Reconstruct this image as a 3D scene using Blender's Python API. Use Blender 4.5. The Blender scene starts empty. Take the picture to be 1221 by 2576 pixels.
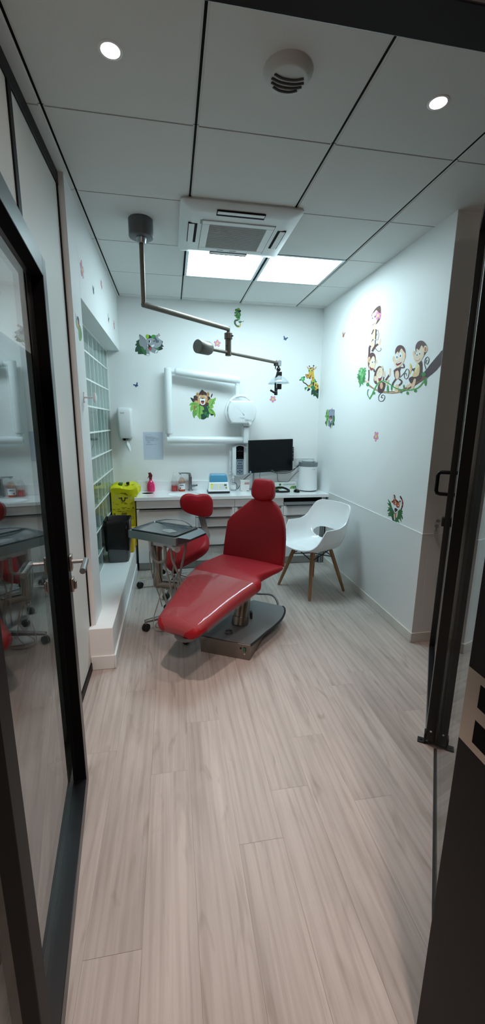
import bpy, bmesh, math, random
from mathutils import Matrix, Vector
from mathutils.geometry import tessellate_polygon
random.seed(7)
SC = bpy.context.scene
COL = SC.collection
PI = math.pi
V = Vector

# ------------------------------------------------------------------ materials
def lin(h):
    out = []
    for i in (0, 2, 4):
        c = int(h[i:i + 2], 16) / 255
        out.append(c / 12.92 if c <= .04045 else ((c + .055) / 1.055) ** 2.4)
    return (*out, 1)

MATS = {}
def mat(name, col, rough=.5, metal=0., spec=.5, coat=0., bump=0., bscale=60., var=0., emit=None, estr=0., aniso=0., alpha=1.):
    if name in MATS: return MATS[name]
    m = bpy.data.materials.new(name); m.use_nodes = True; MATS[name] = m
    nt = m.node_tree; p = nt.nodes['Principled BSDF']
    c = lin(col) if isinstance(col, str) else (*col, 1)
    p.inputs['Base Color'].default_value = c
    p.inputs['Roughness'].default_value = rough
    p.inputs['Metallic'].default_value = metal
    p.inputs['Specular IOR Level'].default_value = spec
    p.inputs['Coat Weight'].default_value = coat
    p.inputs['Coat Roughness'].default_value = .08
    if bump or var:
        tc = nt.nodes.new('ShaderNodeTexCoord'); n = nt.nodes.new('ShaderNodeTexNoise')
        n.inputs['Scale'].default_value = bscale; n.inputs['Detail'].default_value = 3
        nt.links.new(tc.outputs['Object'], n.inputs['Vector'])
        if bump:
            b = nt.nodes.new('ShaderNodeBump'); b.inputs['Strength'].default_value = bump; b.inputs['Distance'].default_value = .002
            nt.links.new(n.outputs['Fac'], b.inputs['Height']); nt.links.new(b.outputs['Normal'], p.inputs['Normal'])
        if var:
            r = nt.nodes.new('ShaderNodeValToRGB')
            r.color_ramp.elements[0].color = (*[x * (1 - var) for x in c[:3]], 1); r.color_ramp.elements[0].position = .3
            r.color_ramp.elements[1].color = (*[min(1, x * (1 + var)) for x in c[:3]], 1); r.color_ramp.elements[1].position = .7
            nt.links.new(n.outputs['Fac'], r.inputs['Fac']); nt.links.new(r.outputs['Color'], p.inputs['Base Color'])
    if emit:
        p.inputs['Emission Color'].default_value = lin(emit) if isinstance(emit, str) else (*emit, 1)
        p.inputs['Emission Strength'].default_value = estr
    return m

def glass(name, tint=(.94, .97, .96), rough=0., haze=0., hazecol=(.8, .82, .84), ior=1.5, boost=0.):
    """clear sheet: Fresnel mix of see-through and mirror, right from both sides of a pane"""
    if name in MATS: return MATS[name]
    m = bpy.data.materials.new(name); m.use_nodes = True; MATS[name] = m
    nt = m.node_tree; nt.nodes.clear(); N = nt.nodes.new; Lk = nt.links.new
    out = N('ShaderNodeOutputMaterial'); mix = N('ShaderNodeMixShader'); tr = N('ShaderNodeBsdfTransparent'); gl = N('ShaderNodeBsdfGlossy')
    tr.inputs['Color'].default_value = (*tint, 1); gl.inputs['Roughness'].default_value = rough
    geo = N('ShaderNodeNewGeometry'); mr = N('ShaderNodeMapRange'); fr = N('ShaderNodeFresnel')
    mr.inputs['To Min'].default_value = ior; mr.inputs['To Max'].default_value = 1 / ior
    Lk(geo.outputs['Backfacing'], mr.inputs['Value']); Lk(mr.outputs['Result'], fr.inputs['IOR'])
    fac = fr.outputs['Fac']
    if boost:
        ad = N('ShaderNodeMath'); ad.operation = 'ADD'; ad.use_clamp = True; ad.inputs[1].default_value = boost
        Lk(fac, ad.inputs[0]); fac = ad.outputs[0]
    body = tr.outputs[0]
    if haze:
        df = N('ShaderNodeBsdfDiffuse'); df.inputs['Color'].default_value = (*hazecol, 1)
        mh = N('ShaderNodeMixShader'); mh.inputs['Fac'].default_value = haze
        Lk(tr.outputs[0], mh.inputs[1]); Lk(df.outputs[0], mh.inputs[2]); body = mh.outputs[0]
    Lk(fac, mix.inputs['Fac']); Lk(body, mix.inputs[1]); Lk(gl.outputs[0], mix.inputs[2])
    Lk(mix.outputs[0], out.inputs['Surface'])
    return m

def wood_floor():
    m = bpy.data.materials.new('oak_laminate'); m.use_nodes = True
    nt = m.node_tree; N = nt.nodes.new; Lk = nt.links.new; p = nt.nodes['Principled BSDF']
    geo = N('ShaderNodeNewGeometry'); at = N('ShaderNodeAttribute'); at.attribute_name = 'plank'; at.attribute_type = 'GEOMETRY'
    sep = N('ShaderNodeSeparateXYZ'); Lk(geo.outputs['Position'], sep.inputs[0])
    def mth(op, a, b):
        n = N('ShaderNodeMath'); n.operation = op
        for i, v in enumerate((a, b)):
            if isinstance(v, (int, float)): n.inputs[i].default_value = v
            else: Lk(v, n.inputs[i])
        return n.outputs[0]
    off = mth('MULTIPLY', at.outputs['Fac'], 37.)
    def noise(sx, sy, detail, rough, dist=0.):
        cb = N('ShaderNodeCombineXYZ')
        Lk(mth('ADD', mth('MULTIPLY', sep.outputs[0], sx), off), cb.inputs[0]); Lk(mth('ADD', mth('MULTIPLY', sep.outputs[1], sy), off), cb.inputs[1])
        Lk(off, cb.inputs[2])
        n = N('ShaderNodeTexNoise'); n.inputs['Scale'].default_value = 1; n.inputs['Detail'].default_value = detail; n.inputs['Roughness'].default_value = rough
        n.inputs['Distortion'].default_value = dist
        Lk(cb.outputs[0], n.inputs['Vector']); return n.outputs['Fac']
    broad = noise(7., 1.1, 4, .6, .6); grain = noise(95., 2.2, 5, .65, .3); knot = noise(13., 2.6, 2, .5, 1.5)
    r1 = N('ShaderNodeValToRGB'); e = r1.color_ramp.elements
    e[0].position = .25; e[0].color = lin('a39c96'); e[1].position = .75; e[1].color = lin('c4bdb7')
    Lk(broad, r1.inputs['Fac'])
    r2 = N('ShaderNodeValToRGB'); e = r2.color_ramp.elements
    e[0].position = .3; e[0].color = (.87, .86, .85, 1); e[1].position = .6; e[1].color = (1, 1, 1, 1)
    Lk(grain, r2.inputs['Fac'])
    r3 = N('ShaderNodeValToRGB'); e = r3.color_ramp.elements
    e[0].position = .22; e[0].color = (.72, .69, .65, 1); e[1].position = .4; e[1].color = (1, 1, 1, 1)
    Lk(knot, r3.inputs['Fac'])
    def mul(a, b):
        x = N('ShaderNodeMix'); x.data_type = 'RGBA'; x.blend_type = 'MULTIPLY'; x.inputs[0].default_value = 1
        Lk(a, x.inputs[6]); Lk(b, x.inputs[7]); return x.outputs[2]
    cbw = N('ShaderNodeCombineXYZ'); Lk(mth('ADD', mth('MULTIPLY', sep.outputs[0], 5.), off), cbw.inputs[0]); Lk(mth('ADD', mth('MULTIPLY', sep.outputs[1], .38), off), cbw.inputs[1])
    wv = N('ShaderNodeTexWave'); wv.inputs['Scale'].default_value = 1.6; wv.inputs['Distortion'].default_value = 9.; wv.inputs['Detail'].default_value = 3.; wv.inputs['Detail Scale'].default_value = 1.2
    Lk(cbw.outputs[0], wv.inputs['Vector'])
    r4 = N('ShaderNodeValToRGB'); e = r4.color_ramp.elements
    e[0].position = .0; e[0].color = (.90, .885, .87, 1); e[1].position = .5; e[1].color = (1, 1, 1, 1)
    Lk(wv.outputs['Fac'], r4.inputs['Fac'])
    c = mul(mul(mul(r1.outputs[0], r2.outputs[0]), r3.outputs[0]), r4.outputs[0])
    tone = N('ShaderNodeMapRange'); tone.inputs['To Min'].default_value = .96; tone.inputs['To Max'].default_value = 1.03
    Lk(at.outputs['Fac'], tone.inputs['Value'])
    vm = N('ShaderNodeVectorMath'); vm.operation = 'SCALE'; Lk(c, vm.inputs[0]); Lk(tone.outputs[0], vm.inputs['Scale'])
    Lk(vm.outputs[0], p.inputs['Base Color'])
    p.inputs['Roughness'].default_value = .42; p.inputs['Specular IOR Level'].default_value = .4
    b = N('ShaderNodeBump'); b.inputs['Strength'].default_value = .12; b.inputs['Distance'].default_value = .001
    Lk(grain, b.inputs['Height']); Lk(b.outputs[0], p.inputs['Normal'])
    return m

# palette
WALL = mat('wall_paint', 'e9ecec', .55, bump=.06, bscale=260.)
WALLCOAT = mat('wall_panel_white', 'e2e6e6', .4)
CEIL = mat('ceiling_board', 'd3d5d3', .9, bump=.15, bscale=320., var=.02)
BLACKGAP = mat('black_grid', '050606', .7, spec=.1)
WHITE = mat('white_plastic', 'e6eaec', .3)
WHITEG = mat('white_gloss', 'eef2f4', .15, coat=.3)
LAM = mat('white_laminate', 'e4e7e8', .25)
OFFWHITE = mat('off_white_plastic', 'cfd2d0', .45)
GREYP = mat('grey_plastic', '8e9498', .45)
MIDGREY = mat('mid_grey_plastic', '6a7074', .45)
DKGREY = mat('dark_grey_plastic', '3a3e42', .5)
BLACK = mat('black_plastic', '0c0d0f', .4)
BLACKG = mat('black_gloss', '05070a', .25, spec=.2)
RUBBER = mat('black_rubber', '101113', .7)
FRAMEB = mat('black_aluminium', '0e0f11', .5, spec=.2, bump=.03, bscale=400.)
STEEL = mat('brushed_steel', 'a7abad', .3, 1., bump=.05, bscale=300.)
CHROME = mat('chrome', 'd5d9db', .1, 1.)
GREYMETAL = mat('grey_metal', '6e7376', .42, .85)
BRONZE = mat('bronze_steel', '8d857c', .28, 1., bump=.04, bscale=250.)
NICKEL = mat('warm_nickel', 'b8aca2', .25, 1.)
RED = mat('red_leatherette', '9a0e1c', .5, bump=.08, bscale=420., spec=.3)
RED2 = mat('red_leatherette_foot', '9c0e16', .4, bump=.08, bscale=420.)
FILM = glass('plastic_film', (.97, .97, .97), .025, haze=.038, hazecol=(.85, .8, .82))
PANE = glass('window_pane', (.95, .975, .965))
BLOCKG = glass('glass_block_face', (.88, .94, .93), .02)
CLEARP = glass('clear_plastic', (.97, .98, .98), .02, haze=.03)
WOODLEG = mat('beech_wood', '9a7450', .5, var=.12, bscale=18.)
YELLOW = mat('yellow_card', 'c8c21c', .6, var=.03, bscale=8.)
YELLOWB = mat('yellow_bag', 'd4d312', .32, bump=.3, bscale=25.)
YELLOWP = mat('yellow_tub', 'd9b91a', .35)
BAG = mat('black_bag', '08090b', .42, spec=.3, bump=.6, bscale=26.)
INK = mat('ink_black', '15161a', .7)
INKG = mat('ink_grey', '6f7c88', .8)

# ------------------------------------------------------------------ mesh helpers
def frame(o, x, y, z):
    m = Matrix.Identity(4)
    for i, a in enumerate((x, y, z)):
        a = V(a)
        for r in range(3): m[r][i] = a[r]
    for r in range(3): m[r][3] = o[r]
    return m

def basis(d, up=(0, 0, 1)):
    d = V(d).normalized(); up = V(up)
    if abs(d.dot(up)) > .98: up = V((1, 0, 0))
    a = up.cross(d).normalized(); b = d.cross(a)
    return a, b, d

class B:
    def __init__(s, M=None):
        s.bm = bmesh.new(); s.M = M; s.mi = 0
    def v(s, p):
        p = V(p)
        if s.M is not None: p = s.M @ p
        return s.bm.verts.new(p)
    def f(s, vs):
        try:
            fc = s.bm.faces.new(vs); fc.material_index = s.mi; return fc
        except ValueError: return None
    def box(s, x0, y0, z0, x1, y1, z1):
        vs = [s.v(p) for p in ((x0, y0, z0), (x1, y0, z0), (x1, y1, z0), (x0, y1, z0), (x0, y0, z1), (x1, y0, z1), (x1, y1, z1), (x0, y1, z1))]
        for q in ((3, 2, 1, 0), (4, 5, 6, 7), (0, 1, 5, 4), (1, 2, 6, 5), (2, 3, 7, 6), (3, 0, 4, 7)): s.f([vs[i] for i in q])
        return s
    def bar(s, p0, p1, w, h, up=(0, 0, 1)):
        a, b, d = basis(V(p1) - V(p0), up); r = []
        for p in (V(p0), V(p1)):
            r.append([s.v(p + a * (w / 2) * i + b * (h / 2) * j) for i, j in ((-1, -1), (1, -1), (1, 1), (-1, 1))])
        s.bridge(r[0], r[1]); s.f(r[0][::-1]); s.f(r[1]); return s
    def bridge(s, a, b):
        n = len(a)
        for i in range(n): s.f([a[i], a[(i + 1) % n], b[(i + 1) % n], b[i]])
    def ring(s, c, a, b, r, seg): return [s.v(V(c) + V(a) * (r * math.cos(2 * PI * i / seg)) + V(b) * (r * math.sin(2 * PI * i / seg))) for i in range(seg)]
    def cyl(s, p0, p1, r0, r1=None, seg=24, caps=True):
        r1 = r0 if r1 is None else r1
        a, b, d = basis(V(p1) - V(p0)); A = s.ring(p0, a, b, r0, seg); C = s.ring(p1, a, b, r1, seg)
        s.bridge(A, C)
        if caps: s.f(A[::-1]); s.f(C)
        return s
    def tube(s, pts, r, seg=10, closed=False, sm=0):
        pts = [V(p) for p in pts]
        if sm: pts = catmull(pts, sm, closed)
        n = len(pts); rings = []; prev = None
        for i, p in enumerate(pts):
            if closed: t = pts[(i + 1) % n] - pts[i - 1]
            else: t = pts[min(n - 1, i + 1)] - pts[max(0, i - 1)]
            t.normalize()
            if prev is None: a, b, _ = basis(t)
            else:
                a = prev - t * prev.dot(t)
                if a.length < 1e-5: a = basis(t)[0]
                a.normalize(); b = t.cross(a)
            prev = a
            rr = r[i * (len(r) - 1) // max(1, n - 1)] if isinstance(r, (list, tuple)) else r
            rings.append(s.ring(p, a, b, rr, seg))
        for i in range(n - 1): s.bridge(rings[i], rings[i + 1])
        if closed: s.bridge(rings[-1], rings[0])
        else: s.f(rings[0][::-1]); s.f(rings[-1])
        return s
    def lathe(s, prof, c=(0, 0, 0), ax=(0, 0, 1), seg=28, sx=1., sy=1., cap=True):
        a, b, d = basis(ax)
        if tuple(ax) == (0, 0, 1): a, b, d = V((1, 0, 0)), V((0, 1, 0)), V((0, 0, 1))
        rings = []
        for r, z in prof:
            cc = V(c) + d * z
            if r < 1e-6: rings.append([s.v(cc)])
            else: rings.append([s.v(cc + a * (r * sx * math.cos(2 * PI * i / seg)) + b * (r * sy * math.sin(2 * PI * i / seg))) for i in range(seg)])
        for A, C in zip(rings, rings[1:]):
            for i in range(seg):
                j = (i + 1) % seg
                if len(A) == 1 and len(C) > 1: s.f([A[0], C[j], C[i]][::1])
                elif len(C) == 1 and len(A) > 1: s.f([A[i], A[j], C[0]])
                elif len(A) > 1: s.f([A[i], A[j], C[j], C[i]])
        if cap and len(rings[0]) > 1: s.f(rings[0][::-1])
        if cap and len(rings[-1]) > 1: s.f(rings[-1])
        return s
    def sphere(s, c, r, seg=16, rings=10, sx=1, sy=1, sz=1):
        pr = [(r * math.sin(PI * k / rings), -r * sz * math.cos(PI * k / rings)) for k in range(rings + 1)]
        return s.lathe(pr, c, seg=seg, sx=sx, sy=sy)
    def prism(s, poly, z0, z1, M=None):
        M = M or Matrix.Identity(4)
        A = [s.v(M @ V((x, y, z0))) for x, y in poly]; C = [s.v(M @ V((x, y, z1))) for x, y in poly]
        s.bridge(A, C); s.f(A[::-1]); s.f(C); return s
    def loft(s, rings, caps=True, closed=True):
        R = [[s.v(p) for p in r] for r in rings]
        for a, b in zip(R, R[1:]):
            if closed: s.bridge(a, b)
            else:
                for i in range(len(a) - 1): s.f([a[i], a[i + 1], b[i + 1], b[i]])
        if caps: s.f(R[0][::-1]); s.f(R[-1])
        return s
    def poly(s, pts): return s.f([s.v(p) for p in pts])
    def fill(s, P, z):
        # flat printed shape: tessellated outline
        vs = [s.v((x, y, z)) for x, y in P]
        for t in tessellate_polygon([[V((x, y, 0)) for x, y in P]]): s.f([vs[i] for i in t])
    def out(s, name, m, parent=None, bevel=0., seg=2, ang=40, sub=0, tri=False, solid=0., flat=False):
        bm = s.bm
        if tri: bmesh.ops.triangulate(bm, faces=bm.faces[:])
        if not solid and not tri: bmesh.ops.recalc_face_normals(bm, faces=bm.faces[:])
        me = bpy.data.meshes.new(name); bm.to_mesh(me); bm.free()
        for mm in (m if isinstance(m, (list, tuple)) else [m]): me.materials.append(mm)
        me.polygons.foreach_set('use_smooth', [not flat] * len(me.polygons))
        if not flat: me.set_sharp_from_angle(angle=math.radians(ang))
        o = bpy.data.objects.new(name, me); COL.objects.link(o)
        if parent is not None: o.parent = parent
        if solid:
            md = o.modifiers.new('solid', 'SOLIDIFY'); md.thickness = solid; md.offset = 0
        if bevel:
            md = o.modifiers.new('bevel', 'BEVEL'); md.width = bevel; md.segments = seg; md.limit_method = 'ANGLE'; md.angle_limit = math.radians(40); md.harden_normals = False
        if sub:
            md = o.modifiers.new('sub', 'SUBSURF'); md.levels = sub; md.render_levels = sub
        return o

def catmull(p, n, closed=False):
    out = []; L = len(p); rng = range(L) if closed else range(L - 1)
    for i in rng:
        if closed: a, b, c, d = p[i - 1], p[i], p[(i + 1) % L], p[(i + 2) % L]
        else: a, b, c, d = p[max(0, i - 1)], p[i], p[i + 1], p[min(L - 1, i + 2)]
        for k in range(n):
            t = k / n
            out.append(.5 * ((2 * b) + (c - a) * t + (2 * a - 5 * b + 4 * c - d) * t * t + (3 * b - a - 3 * c + d) * t ** 3))
    if not closed: out.append(p[-1].copy())
    return out
def sm2(poly, n=4, closed=True): return [(q.x, q.y) for q in catmull([V((x, y, 0)) for x, y in poly], n, closed)]
def area(p): return sum(p[i][0] * p[(i + 1) % len(p)][1] - p[(i + 1) % len(p)][0] * p[i][1] for i in range(len(p))) / 2
def inset(p, d):
    n = len(p); out = []; sg = 1 if area(p) > 0 else -1
    for i in range(n):
        a, b, c = V((*p[i - 1], 0)), V((*p[i], 0)), V((*p[(i + 1) % n], 0))
        e1 = (b - a); e2 = (c - b)
        if e1.length < 1e-7 or e2.length < 1e-7: out.append(p[i]); continue
        e1.normalize(); e2.normalize()
        n1 = V((-e1.y, e1.x, 0)); n2 = V((-e2.y, e2.x, 0)); m = n1 + n2
        if m.length < .3: m = n1
        m.normalize(); k = d * sg / max(.5, m.dot(n1))
        q = b + m * k; out.append((q.x, q.y))
    return out
def rrect(x0, y0, x1, y1, r, n=5):
    out = []
    for cx, cy, a in ((x1 - r, y1 - r, 0), (x0 + r, y1 - r, 90), (x0 + r, y0 + r, 180), (x1 - r, y0 + r, 270)):
        for k in range(n + 1):
            t = math.radians(a + 90 * k / n); out.append((cx + r * math.cos(t), cy + r * math.sin(t)))
    return out
def circ(cx, cy, r, n=24, ry=None): return [(cx + r * math.cos(2 * PI * i / n), cy + (ry or r) * math.sin(2 * PI * i / n)) for i in range(n)]

def cushion(b, poly, z0, z1, r, M=None, crown=.006, nr=4):
    """padded slab: outline poly, rounded rim of radius r, slightly crowned face towards z1"""
    M = M or Matrix.Identity(4); rings = []
    for k in range(nr + 1):
        t = PI / 2 * k / nr; rings.append((r * (1 - math.sin(t)), z0 + r * (1 - math.cos(t))))
    for k in range(nr + 1):
        t = PI / 2 * k / nr; rings.append((r * (1 - math.cos(t)), z1 - r * (1 - math.sin(t))))
    R = [[s_ for s_ in [M @ V((x, y, z)) for x, y in inset(poly, d)]] for d, z in rings]
    top = inset(poly, r); cx = sum(p[0] for p in top) / len(top); cy = sum(p[1] for p in top) / len(top)
    for sc, h in ((.8, .5), (.55, .85), (.25, 1.), (.01, 1.)):
        R.append([M @ V((cx + (x - cx) * sc, cy + (y - cy) * sc, z1 + crown * h)) for x, y in top])
    b.loft(R); return b

def tag(o, label, cat, group=None):
    o['label'] = label; o['category'] = cat
    if group: o['group'] = group
    return o
def thing(name, label, cat, loc=(0, 0, 0), rotz=0., group=None):
    o = bpy.data.objects.new(name, None); COL.objects.link(o)
    o.location = loc; o.rotation_euler = (0, 0, rotz); o.empty_display_size = .05
    return tag(o, label, cat, group)
def struct(o): o['kind'] = 'structure'; return o
def copy_tree(o, loc=None, rotz=None, label=None, parent=None):
    c = o.copy(); COL.objects.link(c); c.parent = parent
    for ch in list(o.children): copy_tree(ch, parent=c)
    if loc is not None: c.location = loc
    if rotz is not None: c.rotation_euler = (0, 0, rotz)
    if label: c['label'] = label
    return c
def text(name, body, size, M, m, parent=None, ext=.0002, align='CENTER', shear=0.):
    cu = bpy.data.curves.new(name, 'FONT'); cu.body = body; cu.size = size; cu.align_x = align; cu.align_y = 'CENTER'; cu.extrude = ext; cu.shear = shear; cu.resolution_u = 3
    t = bpy.data.objects.new('tmp_text', cu); COL.objects.link(t)
    dg = bpy.context.evaluated_depsgraph_get(); dg.update()
    me = bpy.data.meshes.new_from_object(t.evaluated_get(dg)); bpy.data.objects.remove(t); bpy.data.curves.remove(cu)
    me.name = name; me.transform(M); me.materials.clear(); me.materials.append(m)
    o = bpy.data.objects.new(name, me); COL.objects.link(o)
    if parent is not None: o.parent = parent
    return o
T = Matrix.Translation
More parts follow.
